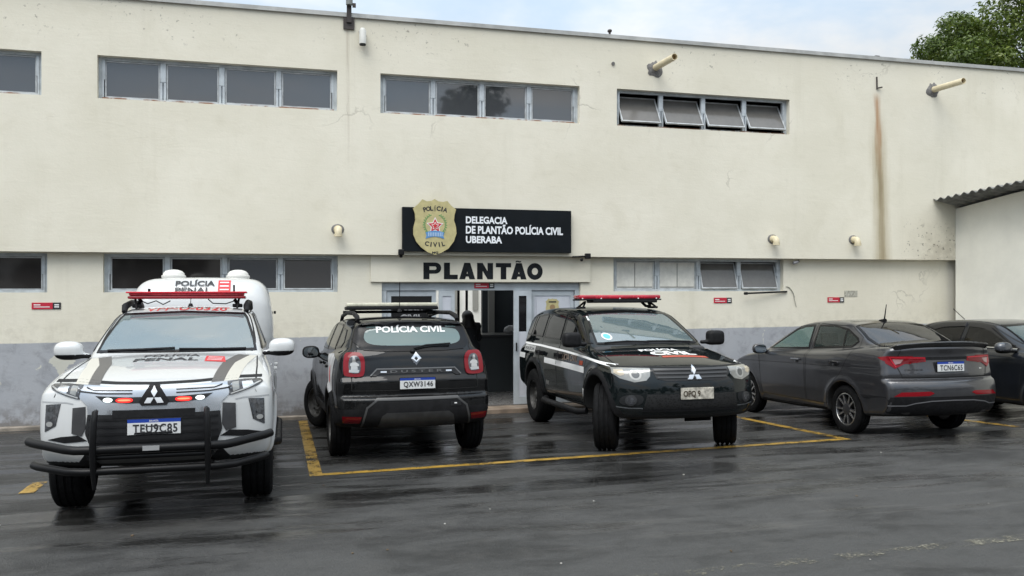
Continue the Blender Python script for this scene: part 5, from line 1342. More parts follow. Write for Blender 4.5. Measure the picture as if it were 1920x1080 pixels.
# lettering
c.text('hood_text', 'PENAL', 'T', (1.52, -.30), (0, .54), (-.17, 0), DARK_LETTER, bold=.03); c.text('hood_text', 'POLÍCIA', 'T', (1.26, -.245), (0, .48), (-.17, 0), DARK_LETTER, bold=.02)
hb = c.panel('hood_badge', 'T', [(1.56, .30), (1.56, .48), (1.22, .45), (1.22, .29)], RED_LETTER, off=.003, skirt=False)
for q in range(3): c.strip('badge_lines', 'T', [(1.30 + q * .08, .315), (1.31 + q * .08, .44)], .02, WHITE_LETTER, hb, .0045)
c.text('roof_text', 'VPP-U-0320', 'T', (.115, -.40), (0, .80), (-.22, 0), RED_LETTER, bold=.01)
# mirrors, wipers, rails
for s in (-1, 1): side_mirror(c.o, (.80, s * .965, 1.305), (.10, .125, .088), [WHITE_PAINT, BLACK_TRIM], arm=((.78, s * .80, 1.25), (.80, s * .93, 1.26)))
wiper(c, 'F', [(-.62, 1.288), (-.3, 1.295), (-.02, 1.305)]); wiper(c, 'F', [(.02, 1.295), (.35, 1.288), (.62, 1.288)])
for s in (-1, 1):
    m = MB(); m.tube([(.10, s * .60, 1.665), (.04, s * .60, 1.72), (-.35, s * .60, 1.765), (-.95, s * .60, 1.765), (-1.10, s * .60, 1.70)], [.025, .035, .03, .03, .03], 10); m.build('roof_rail', GREY_TRIM, c.o, smooth=50)
    m = MB(); m.tube([(-.14, s * .52, 1.715), (-.10, s * .47, 1.79)], .02, 8); m.box((-.20, s * .50 - .05, 1.705), (-.04, s * .50 + .05, 1.745), .012); m.tube([(.0, s * .50, 1.70), (-.06, s * .52, 1.81)], .012, 6); m.build('bar_bracket', BLACK_TRIM, c.o, smooth=40)
RED_LENS = pmat("red_lens", (0.48, 0.012, 0.03), 0.15, coat=1.0, noise=0.3, nscale=9)
lb = empty('light_bar', (-.12, 0, 1.80)); lb.parent = c.o
m = MB(); m.box((-.14, -.585, .0), (.14, .585, .03), .012); m.build('bar_base', pmat("bar_red_dark", (0.25, 0.012, 0.02), 0.3), lb, smooth=40)
m = MB(); m.box((-.13, -.575, .031), (.13, .575, .072), .016); m.build('bar_lens', RED_LENS, lb, smooth=40)
m = MB(); m.box((-.155, -.60, .058), (.155, .60, .075), .006); m.build('bar_rim', pmat("bar_red_bright", (0.60, 0.012, 0.03), 0.25, coat=0.5), lb, smooth=40)
m = MB(); m.tube([(-.05, -.40, .078), (-.05, -.40, .11)], .014, 8); m.tube([(-.05, .46, .078), (-.05, .46, .15)], .010, 8); m.build('bar_pin', BLACK_TRIM, lb)
m = MB(); m.tube([(.02, -.50, -.005), (.05, -.40, -.05), (.03, -.32, -.02), (.04, -.25, -.06), (.02, -.18, -.02)], .006, 6); m.tube([(.02, .20, -.005), (.05, .25, -.05), (.02, .38, -.055), (.02, .48, -.02)], .006, 6); m.build('bar_cable', BLACK_TRIM, lb)
m = MB(); m.tube([(-.02, .03, 1.715), (-.02, .03, 1.75)], [.030, .016], 10); m.tube([(-.02, .03, 1.75), (-.05, .035, 1.90)], .004, 6); m.build('antenna', BLACK_TRIM, c.o, smooth=40)
# bull bar
BARM = pmat("bull_bar_black", (0.005, 0.005, 0.0055), 0.38, spec=0.22)
bb = empty('bull_bar', (2.4, 0, .4)); bb.parent = c.o
def bar(name, pts, r_):
    m = MB(); m.tube([(x - 2.4, y, z - .4) for x, y, z in pts], r_, 14); return m.build(name, BARM, bb, smooth=45)
bar('upper_tube', [(2.22, -.935, .655), (2.28, -.885, .648), (2.50, -.62, .620), (2.545, -.54, .615), (2.56, -.40, .614), (2.56, .40, .614), (2.545, .54, .615), (2.50, .60, .620), (2.30, .83, .645), (2.24, .875, .652)], .034)
bar('middle_tube', [(2.54, -.42, .555), (2.54, .42, .555)], .020)
bar('lower_tube', [(2.24, -.895, .475), (2.30, -.85, .470), (2.50, -.60, .452), (2.54, -.48, .450), (2.54, .48, .450), (2.50, .60, .452), (2.32, .80, .468), (2.26, .845, .473)], .030)
bar('hoop_tube', [(2.54, -.405, .315), (2.56, -.41, .45), (2.595, -.41, .62), (2.585, -.405, .83), (2.56, -.40, .90), (2.54, -.395, .905)], [.014, .022, .024, .024, .022, .016])
bar('hoop_tube', [(2.54, .405, .315), (2.56, .41, .45), (2.595, .41, .62), (2.585, .405, .83), (2.56, .40, .90), (2.54, .395, .905)], [.014, .022, .024, .024, .022, .016])
m = MB(); m.box((.185, -.06, .20), (.197, .06, .235)); m.build('maker_tag', pmat("tag_metal", (0.5, 0.5, 0.5), 0.35, 0.6), bb)
for s in (-1, 1):
    m = MB(); m.tube([(2.54, s * .44, .555), (2.35, s * .44, .545)], .02, 8); m.tube([(2.54, s * .44, .45), (2.3, s * .42, .45)], .02, 8); o = m.build('bar_stay', BARM, bb, smooth=40); o.location = (-2.4, 0, -.4)
    m = MB(); m.tube([(1.0, s * .86, .40), (.85, s * .93, .385), (-.8, s * .93, .385), (-.95, s * .86, .40)], .038, 12); m.build('side_step', BLACK_TRIM, c.o, smooth=45)
for x in (1.5, -1.5):
    for s in (-1, 1): tyre_wheel(c.o, x, s * .755, .388, .388, .262, .235, 'alloy6', 0)
cabin_inside(c, (-.25, -1.0), .38, .62, 1.22, (.72, 1.02, 1.235), 1)
# the cell
cell = empty('prisoner_cell', (-2.2, 0, 1.2)); cell.parent = c.o
cp = Poly2([(-1.50, .90), (-1.50, 1.82, .12), (-1.62, 2.04), (-1.85, 2.11), (-2.6, 2.11), (-2.86, 2.04, .15), (-2.95, 1.6), (-2.95, .90)], 3)
def cellf(X, Y, Z):
    Y = np.abs(Y); tap = sstep(Z, 1.45, 2.1) * .07
    return smax(cp(X + .05 * (Y / .8) ** 2 * sstep(X, -2.3, -1.6), Z + .035 * (Y / .8) ** 2, True), Y - (.86 - tap), .24)
o = sdf_object('cell_body', cellf, (-3.05, 0, .85), (-1.4, .95, 2.2), .025, [WHITE_PAINT], cell, half=True); o.location = (2.2, 0, -1.2)
for s in (-1, 1):
    m = MB(); m.lathe([(.135, 0), (.15, .02), (.15, .045), (.135, .052), (.13, .075), (.10, .105), (.05, .12), (0, .124)], 26, Matrix.Rotation(R(90), 4, 'X')); o = m.build('roof_vent', pmat("vent_white", (0.66, 0.65, 0.61), 0.5), cell, smooth=50); o.location = (-.12, s * .40, .895)
    m = MB(); m.box((-.04, -.015, -.02), (.04, .015, .02)); o = m.build('hinge', BLACK_TRIM, cell); o.location = (-.70, s * .865, .45)
def cell_text(txt, y0, z0, wd, ht, mat):
    v, f, _ = text_shape(txt, .03); V = []
    for p in v:
        y, z = y0 + p[0] * wd, z0 + p[1] * ht; x = -1.2
        for _ in range(60): x -= float(cellf(np.array([x]), np.array([y]), np.array([z]))[0]) * .8
        V.append((x + .018 + 2.2, y, z - 1.2))
    make_mesh('cell_text', V, [list(t) for t in f], mat, None, None, cell)
cell_text('POLÍCIA', -.30, 1.985, .46, .080, DARK_LETTER); cell_text('PENAL', -.30, 1.895, .42, .070, DARK_LETTER)
def cell_block(y0, y1, z0, z1, mat, off):
    ys = np.linspace(y0, y1, 5); V = []
    for z in np.linspace(z0, z1, 5):
        for y in ys:
            x = -1.2
            for _ in range(60): x -= float(cellf(np.array([x]), np.array([y]), np.array([z]))[0]) * .8
            V.append((x + off + 2.2, y, z - 1.2))
    make_mesh('cell_badge', V, [[r_ + i, r_ + i + 1, r_ + 6 + i, r_ + 5 + i] for r_ in (0, 5, 10, 15) for i in range(4)], mat, None, None, cell)
cell_block(.20, .345, 1.895, 2.055, RED_LETTER, .014)
for z in (1.93, 1.975, 2.02): cell_block(.22, .325, z, z + .014, WHITE_LETTER, .018)

# ================================================================== black SUV backed to the door
c = Car(
    lower=[(2.02, .36), (2.14, .42), (2.175, .55), (2.175, .75), (2.12, .93), (2.02, 1.0), (1.6, 1.07), (1.0, 1.13), (.6, 1.15), (-.6, 1.17), (-1.5, 1.20), (-1.98, 1.26), (-2.06, 1.20), (-2.105, 1.06), (-2.125, .95, .1), (-2.16, .90, .1), (-2.16, .80), (-2.15, .735, .1), (-2.205, .70, .1), (-2.21, .55), (-2.17, .44), (-2.0, .37), (-1.5, .36), (1.5, .34)],
    cabin=[(1.15, 1.0), (1.06, 1.12), (.33, 1.50), (.12, 1.555), (-.4, 1.59), (-1.0, 1.59), (-1.55, 1.57), (-1.83, 1.545, .12), (-1.86, 1.52, .1), (-1.80, 1.50), (-2.03, 1.24), (-2.06, 1.1)],
    wl=[(-2.2, .82), (-1.9, .86), (-1.4, .885), (-.8, .875), (.6, .875), (1.35, .89), (1.9, .86), (2.2, .79)], il=[(.3, -.06), (.45, -.02), (.62, 0), (.9, 0), (1.03, -.02), (1.2, -.07), (1.3, -.12)],
    wc=[(-2.1, .70), (-1.7, .775), (-1, .81), (.2, .81), (.8, .79), (1.1, .75)], ic=[(1.05, 0), (1.2, -.02), (1.5, -.145), (1.62, -.21)],
    arches=[(1.336, .36, .405), (-1.336, .36, .405)], bowl=(.26, .17), bowc=(.12, .10), crown=(.05, .06), kl=.06, kc=.08, kj=.05, flare=.028, bp=2.5).mesh()
c.root('suv', (1.476, -2.288, 91.3), "black police SUV seen from behind, cream light bar and big white-lensed tail lamps", "suv")
rg = [(-.50, 1.245), (-.3, 1.228), (.3, 1.228), (.50, 1.245), (.585, 1.31), (.575, 1.42), (.50, 1.492), (.0, 1.503), (-.50, 1.492), (-.575, 1.42), (-.585, 1.31)]
fw = [(.78, 1.165), (.70, 1.22), (.22, 1.47), (-.12, 1.51), (-.16, 1.17)]; rw = [(-.24, 1.175), (-.22, 1.51), (-.85, 1.50), (-.98, 1.46), (-1.02, 1.20)]; qw = [(-1.10, 1.22), (-1.07, 1.46), (-1.36, 1.44), (-1.52, 1.30), (-1.42, 1.235)]
wsf = [(-.64, 1.14), (.64, 1.14), (.60, 1.25), (.53, 1.47), (0, 1.50), (-.53, 1.47), (-.60, 1.25)]
fd = [(.93, 1.13), (.20, 1.50), (-.18, 1.54), (-.20, .42), (.86, .42), (.90, .8)]; rd = [(-.22, 1.54), (-.90, 1.52), (-1.06, 1.47), (-1.06, .9), (-.95, .72), (-.90, .42), (-.22, .42)]
tg = [(-.70, .79), (.70, .79), (.70, 1.02), (.63, 1.25), (.67, 1.34), (.57, 1.53), (-.57, 1.53), (-.67, 1.34), (-.63, 1.25), (-.70, 1.02)]
parts = [('tailgate', 'B', tg)]
for v in 'LR': parts += [('door', v, fd), ('door', v, rd)]
mw = wheel_well(c, .5)
def duster_mat(C, N):
    mi = mw(C, N)
    for ax, az, ra in c.arch: mi[(np.sqrt((C[:, 0] - ax) ** 2 + (C[:, 2] - az) ** 2) < ra + .055) & (mi == 0) & (C[:, 2] < .85)] = 2
    mi[(C[:, 2] < .46) & (mi == 0)] = 2
    mi[(C[:, 0] < -1.75) & (C[:, 2] < .60) & (mi == 0)] = 2
    return mi
inn = inset(rg, .05)
pt = c.body([BLACK_PAINT, UNDER, GREY_TRIM], [('B', inset(rg, .03)), ('F', inset(wsf, .015))] + [(v, inset(p, .012)) for v in 'LR' for p in (fw, rw, qw)], parts, duster_mat)
# tailgate glass: wide black edge, clear middle
outer = [(-.56, 1.222), (-.3, 1.205), (.3, 1.205), (.56, 1.222), (.665, 1.315), (.635, 1.43), (.555, 1.512), (0, 1.522), (-.555, 1.512), (-.635, 1.43), (-.665, 1.315)]
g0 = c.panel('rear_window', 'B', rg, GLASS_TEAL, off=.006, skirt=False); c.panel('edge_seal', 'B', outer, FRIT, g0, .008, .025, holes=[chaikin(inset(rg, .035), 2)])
c.text('window_text', 'POLÍCIA CIVIL', 'B', (.405, 1.405), (-.78, 0), (0, .088), WHITE_LETTER, g0, .035, .011)
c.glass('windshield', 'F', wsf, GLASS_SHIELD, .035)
for v in 'LR':
    for p in (fw, rw, qw): c.glass('side_window', v, p, GLASS_DARK if p is not fw else GLASS_CLEAR, .022)
    for p in (fd, rd): c.strip('shut_line', v, p, .008, GAP, closed=True)
    s = 1 if v == 'L' else -1
    c.panel('side_decal', v, [(-1.55, 1.13), (-1.10, 1.16), (-.6, 1.13), (-1.1, .98), (-1.40, .80), (-1.52, .72), (-1.66, .78)], pmat("decal_pale", (0.42, 0.42, 0.42), 0.5, noise=0.2), off=.003, skirt=False)
    c.strip('side_decal_red', v, [(-1.30, 1.02), (-1.48, .86)], .05, RED_LETTER, off=.0045)
    c.panel('sill_trim', v, [(-.88, .48), (.86, .48), (.86, .37), (-.88, .37)], GREY_TRIM, off=.010)
    m = MB(); m.tube([(.15, s * .59, 1.53), (.05, s * .585, 1.595), (-.5, s * .585, 1.635), (-1.2, s * .585, 1.63), (-1.52, s * .58, 1.59), (-1.60, s * .575, 1.55)], [.022, .024, .024, .026, .030, .022], 10); m.build('roof_rail', GREY_TRIM, c.o, smooth=50)
for d in pt['door']:
    sgn = 1 if d.data.vertices[0].co.y > 0 else -1; px = -.06 if np.mean([q.co.x for q in d.data.vertices]) > -.1 else -.93
    m = MB(); m.box((px - .09, sgn * .865, .985), (px + .09, sgn * .90, 1.02), .01); m.build('door_handle', BLACK_PAINT, d, smooth=40)
c.strip('shut_line', 'B', tg, .010, GAP, closed=True)
# tail lamps
for s in (-1, 1):
    M_ = (lambda P: P) if s > 0 else mir
    q = chaikin(M_([(.555, 1.19), (.70, 1.20), (.765, 1.18), (.785, .97), (.75, .94), (.61, .935), (.555, .96)]), 2)
    tl = c.panel('tail_light', 'B', q, LAMP_RED, off=.018, res=.02)
    c.panel('lens_bowl', 'B', chaikin(M_([(.600, 1.158), (.715, 1.162), (.728, .98), (.63, .97), (.595, 1.0)]), 2), LAMP_DARK, tl, .022, .02)
    for q in ([(.655, 1.145), (.675, 1.145), (.682, 1.095), (.705, 1.075), (.705, 1.05), (.615, 1.05), (.615, 1.07), (.648, 1.095)], [(.632, 1.049), (.695, 1.049), (.70, 1.012), (.628, 1.012)], [(.612, 1.010), (.718, 1.012), (.720, .985), (.622, .98)]): c.panel('lens_white', 'B', M_(q), LAMP_GREY, tl, .0255, .02)
    c.panel('rear_reflector', 'B', M_([(.60, .515), (.80, .52), (.79, .45), (.62, .445)]), LAMP_REDDARK, off=.010, res=.02)
    c.panel('lamp_surround', 'B', M_([(.57, .545), (.86, .55), (.86, .41), (.57, .40)]), GREY_TRIM, off=.006)
# bumper: broad dark shield
c.panel('bumper_shield', 'B', [(-.60, .40), (-.54, .62), (-.44, .695), (.44, .695), (.54, .62), (.60, .40)], GREY_TRIM, off=.016)
c.strip('shield_edge', 'B', [(-.60, .41), (-.545, .61), (-.44, .693), (.44, .693), (.545, .61), (.60, .41)], .022, pmat("edge_grey", (0.055, 0.055, 0.055), 0.4), off=.020)
c.panel('skid_plate', 'B', [(-.43, .40), (-.39, .52), (-.34, .555), (.34, .555), (.39, .52), (.43, .40)], pmat("skid_dark", (0.028, 0.028, 0.028), 0.5, noise=0.3), off=.024)
c.panel('tow_cover', 'B', [(-.48, .655), (-.36, .655), (-.36, .605), (-.48, .605)], GRILLE, off=.020); c.strip('tow_tag', 'B', [(-.43, .635), (-.40, .635)], .012, WHITE_LETTER, off=.024)
hnd = c.panel('handle_bar', 'B', [(-.50, .945), (-.43, 1.015), (.43, 1.015), (.50, .945), (.45, .94), (.40, .965), (-.40, .965), (-.45, .94)], GRILLE, off=.012)
c.strip('handle_rim', 'B', [(-.50, .945), (-.43, 1.018), (.43, 1.018), (.50, .945)], .014, pmat("edge_silver", (0.13, 0.13, 0.13), 0.35, 0.4), hnd, off=.018)
c.text('model_text', 'D U S T E R', 'B', (.29, .975), (-.58, 0), (0, .028), pmat("model_grey", (0.12, 0.12, 0.12), 0.4, 0.5), hnd, .02, .018)
for s in (-1, 1): c.panel('plate_lamp', 'B', [(s * .36 - .032, .995), (s * .36 + .032, .995), (s * .36 + .032, .978), (s * .36 - .032, .978)], REFLECTOR, hnd, .018, .02)
em = empty('emblem'); em.parent = c.o
dm = [(0, 1.195), (.058, 1.125), (0, 1.055), (-.058, 1.125)]; c.panel('lozenge', 'B', dm, CHROME, em, .016, .02, holes=[[(0, 1.15), (.022, 1.125), (0, 1.10), (-.022, 1.125)]])
for s in (1,): c.panel('lozenge_shade', 'B', [(-.058, 1.125), (0, 1.055), (.058, 1.125), (.035, 1.115), (0, 1.085), (-.035, 1.115)], LAMP_DARK, em, .019, .02)
number_plate(c, 'B', 0, .862, 'QXW3146')
wiper(c, 'B', [(.02, 1.222), (-.12, 1.248), (-.40, 1.262)], lift=.030); m = MB(); P_, _, _ = c.trace('B', [(.03, 1.205)]); m.ball(tuple(P_[0]), (.035, .035, .025), 10, 6); m.build('wiper_hub', BLACK_TRIM, c.o, smooth=50)
c.panel('spoiler_lip', 'B', [(-.60, 1.545), (.60, 1.545), (.58, 1.522), (-.58, 1.522)], BLACK_TRIM, off=.014)
for s in (-1, 1): side_mirror(c.o, (.72, s * .955, 1.10), (.085, .115, .085), [BLACK_TRIM], arm=((.74, s * .80, 1.05), (.74, s * .90, 1.07)))
lb = empty('light_bar', (-.35, 0, 1.70)); lb.parent = c.o
m = MB(); m.box((-.14, -.59, -.03), (.14, .59, .015), .012); m.build('bar_base', BLACK_TRIM, lb, smooth=40)
m = MB(); m.box((-.13, -.585, .016), (.13, .585, .062), .014); m.build('bar_lens', pmat("cream_lens", (0.60, 0.58, 0.46), 0.25, coat=0.8, noise=0.15, nscale=11), lb, smooth=40)
for s in (-1, 1):
    m = MB(); m.box((-.05, s * .50 - .04, -.09), (.05, s * .50 + .04, -.031), .01); m.tube([(.05, s * .56, -.08), (.12, s * .48, -.03)], .012, 6); m.build('bar_bracket', BLACK_TRIM, lb)
m = MB(); m.tube([(-.35, -.62, 1.645), (-.35, .62, 1.645)], .018, 8); m.build('cross_bar', GREY_TRIM, c.o)
m = MB(); m.tube([(-1.1, .02, 1.645), (-1.1, .02, 1.68)], [.03, .016], 10); m.tube([(-1.1, .02, 1.68), (-1.13, .02, 2.0)], .005, 6); m.build('antenna', BLACK_TRIM, c.o, smooth=40)
for x in (1.336, -1.336):
    for s in (-1, 1): tyre_wheel(c.o, x, s * .775, .345, .345, .225, .215, 'steel', 24 if x > 0 else 0)
cabin_inside(c, (-.1, -.95), .36, .55, 1.15, (.72, 1.0, 1.10), 1)

# ================================================================== black SUV with white side bands, nose out
c = Car(
    lower=[(2.00, .40), (2.11, .44), (2.165, .54), (2.185, .66), (2.175, .80), (2.145, .90), (2.115, .985, .12), (2.0, 1.03), (1.6, 1.10), (1.2, 1.16), (.95, 1.19), (.5, 1.20), (-1, 1.20), (-2.3, 1.19), (-2.46, 1.1), (-2.5, .9), (-2.5, .55, .1), (-2.35, .47), (-1.5, .44), (0, .43), (1.0, .43), (1.8, .42)],
    cabin=[(1.1, 1.08), (1.0, 1.215), (.19, 1.585), (.0, 1.64), (-.4, 1.685), (-1.0, 1.705), (-1.7, 1.685), (-2.1, 1.635), (-2.25, 1.57), (-2.42, 1.2), (-2.46, 1.05)],
    wl=[(-2.5, .84), (-2, .865), (-1, .865), (.5, .865), (1.4, .88), (2.0, .87), (2.2, .82)], il=[(.35, -.06), (.55, -.015), (.75, 0), (.95, 0), (1.05, -.02), (1.18, -.06), (1.3, -.11)],
    wc=[(-2.5, .74), (-1.8, .79), (-.9, .80), (.2, .80), (.9, .785), (1.1, .765)], ic=[(1.1, 0), (1.22, -.01), (1.58, -.115), (1.7, -.18)],
    arches=[(1.4, .42, .455), (-1.4, .42, .455)], bowl=(.30, .14), bowc=(.15, .08), crown=(.05, .05), kl=.07, kc=.09, kj=.04, flare=.038, bp=2.5, flw=.07).mesh()
c.root('suv', (4.60, -2.882, -91.2), "black police SUV with white side bands and red light bar parked nose-out by the door", "suv")
ws = [(-.68, 1.215), (.68, 1.215), (.645, 1.36), (.58, 1.555), (.54, 1.60), (0, 1.622), (-.54, 1.60), (-.58, 1.555), (-.645, 1.36)]
fw = [(.80, 1.225), (.70, 1.265), (.14, 1.545), (-.02, 1.585), (-.24, 1.59), (-.26, 1.235)]; rw = [(-.34, 1.235), (-.32, 1.595), (-.98, 1.60), (-1.10, 1.53), (-1.14, 1.245)]; qw = [(-1.24, 1.25), (-1.18, 1.59), (-1.9, 1.565), (-2.12, 1.49), (-2.22, 1.27)]
bw = [(-.6, 1.25), (.6, 1.25), (.58, 1.50), (-.58, 1.50)]
fd = [(.98, 1.20), (.10, 1.59), (-.28, 1.62), (-.30, .52), (.86, .52), (.90, .9)]; rd = [(-.30, 1.62), (-1.02, 1.625), (-1.18, 1.52), (-1.19, 1.0), (-1.0, .80), (-.92, .52), (-.30, .52)]
mw = wheel_well(c, .6)
def flare_mat(C, N):
    mi = mw(C, N)
    for ax, az, ra in c.arch: mi[(np.sqrt((C[:, 0] - ax) ** 2 + (C[:, 2] - az) ** 2) < ra + .085) & (mi == 0)] = 2
    return mi
parts = [('hood', 'T', [(2.3, -.70), (2.25, 0), (2.3, .70), (1.0, .74), (1.0, -.74)]), ('tailgate', 'B', [(-.72, .55), (.72, .55), (.72, 1.2), (.62, 1.62), (-.62, 1.62), (-.72, 1.2)])]
for v in 'LR': parts += [('door', v, fd), ('door', v, rd)]
pt = c.body([GREEN_BLACK, UNDER, GREY_TRIM], [('F', inset(ws, .012)), ('B', inset(bw, .012))] + [(v, inset(p, .012)) for v in 'LR' for p in (fw, rw, qw)], parts, flare_mat)
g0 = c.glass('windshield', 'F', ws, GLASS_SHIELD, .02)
c.panel('sticker', 'F', [(-.50 + .062 * math.cos(a), 1.305 + .042 * math.sin(a)) for a in [2 * math.pi * k / 20 for k in range(20)]], WHITE_LETTER, g0, .007, .02, skirt=False); c.panel('sticker', 'F', [(-.50 + .044 * math.cos(a), 1.305 + .030 * math.sin(a)) for a in [2 * math.pi * k / 20 for k in range(20)]], pmat("sticker_blue", (0.12, 0.45, 0.70), 0.5), g0, .009, .02, skirt=False)
c.panel('sticker', 'F', [(-.60, 1.50), (-.575, 1.50), (-.565, 1.56), (-.585, 1.56)], WHITE_LETTER, g0, .007, .02, skirt=False)
c.glass('rear_window', 'B', bw, GLASS_DARK, .03)
for v in 'LR':
    for p in (fw, rw, qw): c.glass('side_window', v, p, GLASS_DARK, .022)
    for p in (fd, rd): c.strip('shut_line', v, p, .008, GAP, closed=True)
    # white bands
    c.strip('upper_band', v, [(1.72, 1.006), (1.5, 1.022), (.9, 1.062), (0, 1.10), (-1.2, 1.135), (-2.38, 1.145)], .026, WHITE_LETTER, off=.0032)
    c.strip('lower_band', v, [(.90, .905), (0, .925), (-.87, .940)], .078, WHITE_LETTER, off=.0032); c.strip('lower_band', v, [(-1.93, .955), (-2.42, .96)], .078, WHITE_LETTER, off=.0032)
    c.panel('rear_sticker', v, [(-1.42, 1.115), (-1.42, 1.03), (-2.02, 1.035), (-2.02, 1.12)], pmat("sticker_grey", (0.45, 0.45, 0.44), 0.5, noise=0.4, nscale=30), off=.0032, skirt=False)
    s = 1 if v == 'L' else -1
    if v == 'R':
        c.text('side_text', 'POLÍCIA CIVIL', v, (-.22, .985), (.82, 0), (0, .105), pmat("text_brown", (0.20, 0.15, 0.12), 0.6), off=.0034, bold=.02)
        c.text('rear_text', 'POLÍCIA', v, (-1.97, 1.05), (.50, 0), (0, .055), DARK_LETTER, off=.0045, bold=.02)
    c.strip('side_mark_red', v, [(.84, .985), (.70, .985)], .055, pmat("mark_red", (0.32, 0.05, 0.02), 0.6), off=.0036)
    c.panel('side_sticker', v, [(.92, .66), (.83, .68), (.83, .545), (.89, .525)], WHITE_LETTER, off=.0032, skirt=False)
    c.panel('number_patch', v, [(-.64, .66), (-.80, .66), (-.80, .60), (-.64, .60)], pmat("patch_grey", (0.13, 0.13, 0.125), 0.6, noise=0.4, nscale=40), off=.0032, skirt=False)
for d in pt['door']:
    sgn = 1 if d.data.vertices[0].co.y > 0 else -1; px = -.14 if np.mean([q.co.x for q in d.data.vertices]) > -.2 else -1.06
    m = MB(); m.box((px - .10, sgn * .855, 1.015), (px + .10, sgn * .90, 1.055), .012); m.build('door_handle', BLACK_TRIM, d, smooth=40)
c.strip('shut_line', 'F', [(-.86, 1.00), (-.5, .998), (0, .996), (.5, .998), (.86, 1.0)], .010, GAP); c.strip('shut_line', 'T', [(2.05, -.74), (1.6, -.755), (1.0, -.74)], .012, GAP); c.strip('shut_line', 'T', [(2.05, .74), (1.6, .755), (1.0, .74)], .012, GAP)
# front
c.panel('grille', 'F', [(-.47, .985), (.47, .985), (.43, .87), (.32, .845), (-.32, .845), (-.43, .87)], GRILLE, off=.006)
for z in (.965, .925, .882): c.strip('grille_slat', 'F', [(-.45 + abs(.96 - z) * .4, z), (.45 - abs(.96 - z) * .4, z)], .018, pmat('slat_grey', (0.045, 0.046, 0.048), 0.35), off=.018)
three_diamonds(c, 'F', 0, .905, .092, CHROME, None, .03)
for s in (-1, 1):
    M_ = (lambda P: P) if s > 0 else mir
    hl = c.panel('headlight', 'F', M_([(.48, .982), (.70, .985), (.84, .985), (.862, .93), (.80, .875), (.66, .832), (.54, .852), (.495, .90)]), LAMP_CLEAR, off=.008, res=.02)
    c.panel('lamp_ring', 'F', M_(disc_poly(.64, .915, .060)), pmat('lamp_ring_pale', (0.40, 0.40, 0.38), 0.25, 0.3), hl, .012, .02); c.panel('lamp_lens', 'F', M_(disc_poly(.64, .915, .040)), pmat("lens_grey", (0.11, 0.115, 0.115), 0.1, 0.3, coat=1.0), hl, .015, .02)
    c.panel('indicator', 'F', M_([(.755, .965), (.835, .965), (.845, .93), (.79, .90), (.75, .915)]), pmat("indicator_amber", (0.42, 0.36, 0.26), 0.15, coat=1.0), hl, .012, .02)
    c.panel('fog_recess', 'F', M_(chaikin([(.56, .70), (.80, .69), (.82, .58), (.60, .565)], 2)), pmat('recess_grey', (0.014, 0.015, 0.016), 0.6, spec=0.3), off=.006, res=.02)
    fg = c.panel('fog_lamp', 'F', M_(disc_poly(.70, .635, .058)), pmat('fog_rim', (0.035, 0.036, 0.038), 0.4), off=.020, res=.02); c.panel('fog_glass', 'F', M_(disc_poly(.70, .635, .038)), LAMP_DARK, fg, .024, .02)
    c.strip('bumper_groove', 'F', M_([(.58, .545), (.72, .545), (.84, .56)]), .012, pmat("groove_light", (0.10, 0.105, 0.11), 0.3), off=.004)
    # mud flaps and steps
    m = MB(); m.tube([(.90, s * .84, .40), (.80, s * .92, .385), (-.72, s * .92, .385), (-.85, s * .84, .40)], .04, 12); m.build('side_step', BLACK_TRIM, c.o, smooth=45)
    m = MB(); m.box((.88, s * .62 - .14, .22), (.90, s * .62 + .22 if s > 0 else s * .62 + .14, .52)); m.build('mud_flap', RUBBER, c.o)
    side_mirror(c.o, (.76, s * .985, 1.275), (.085, .115, .095), [BLACK_TRIM], arm=((.76, s * .80, 1.22), (.77, s * .93, 1.22)), p=4.0)
def mesh_mat():
    m_ = bpy.data.materials.new("honeycomb"); m_.use_nodes = True; t = NT(m_.node_tree); b = t.n['Principled BSDF']
    v = t.voronoi(t.coords(), 34.0, 'DISTANCE_TO_EDGE'); t.put(b.inputs['Base Color'], t.mix(t.ramp(v, .12, .2), (0.014, 0.014, 0.0145), (0.001, 0.001, 0.001))); b.inputs['Roughness'].default_value = .5
    return m_
c.panel('intake', 'F', [(-.54, .70), (.54, .70), (.58, .53), (-.58, .53)], mesh_mat(), off=.004)
c.strip('intake_lip', 'F', [(-.58, .525), (.58, .525)], .03, GREY_TRIM, off=.016)
number_plate(c, 'F', .02, .705, 'OPQ 9', style='old', worn=pmat("plate_peeled", (0.40, 0.375, 0.32), 0.6, noise=0.45, nscale=22))
c.text('hood_text', 'CIVIL', 'T', (1.56, -.22), (0, .56), (-.20, 0), WHITE_LETTER, bold=.05); c.text('hood_text', 'POLÍCIA', 'T', (1.31, -.28), (0, .50), (-.14, 0), WHITE_LETTER, bold=.04)
c.panel('hood_line', 'T', [(1.69, -.16), (1.69, .42), (1.605, .41), (1.605, -.15)], pmat("hood_red", (0.42, 0.06, 0.03), 0.5), off=.003, skirt=False)
wiper(c, 'F', [(-.58, 1.222), (-.3, 1.24), (-.02, 1.232)]); wiper(c, 'F', [(-.04, 1.238), (.28, 1.235), (.58, 1.222)])
c.panel('cowl', 'F', [(-.66, 1.228), (0, 1.24), (.66, 1.228), (.66, 1.212), (0, 1.222), (-.66, 1.212)], BLACK_TRIM, off=.008)
lb = empty('light_bar', (-.22, .01, 1.79)); lb.parent = c.o
m = MB(); m.box((-.15, -.40, -.045), (.15, .54, -.008), .012); m.box((-.15, -.60, -.012), (.15, .60, .008), .006); m.build('bar_base', BLACK_TRIM, lb, smooth=40)
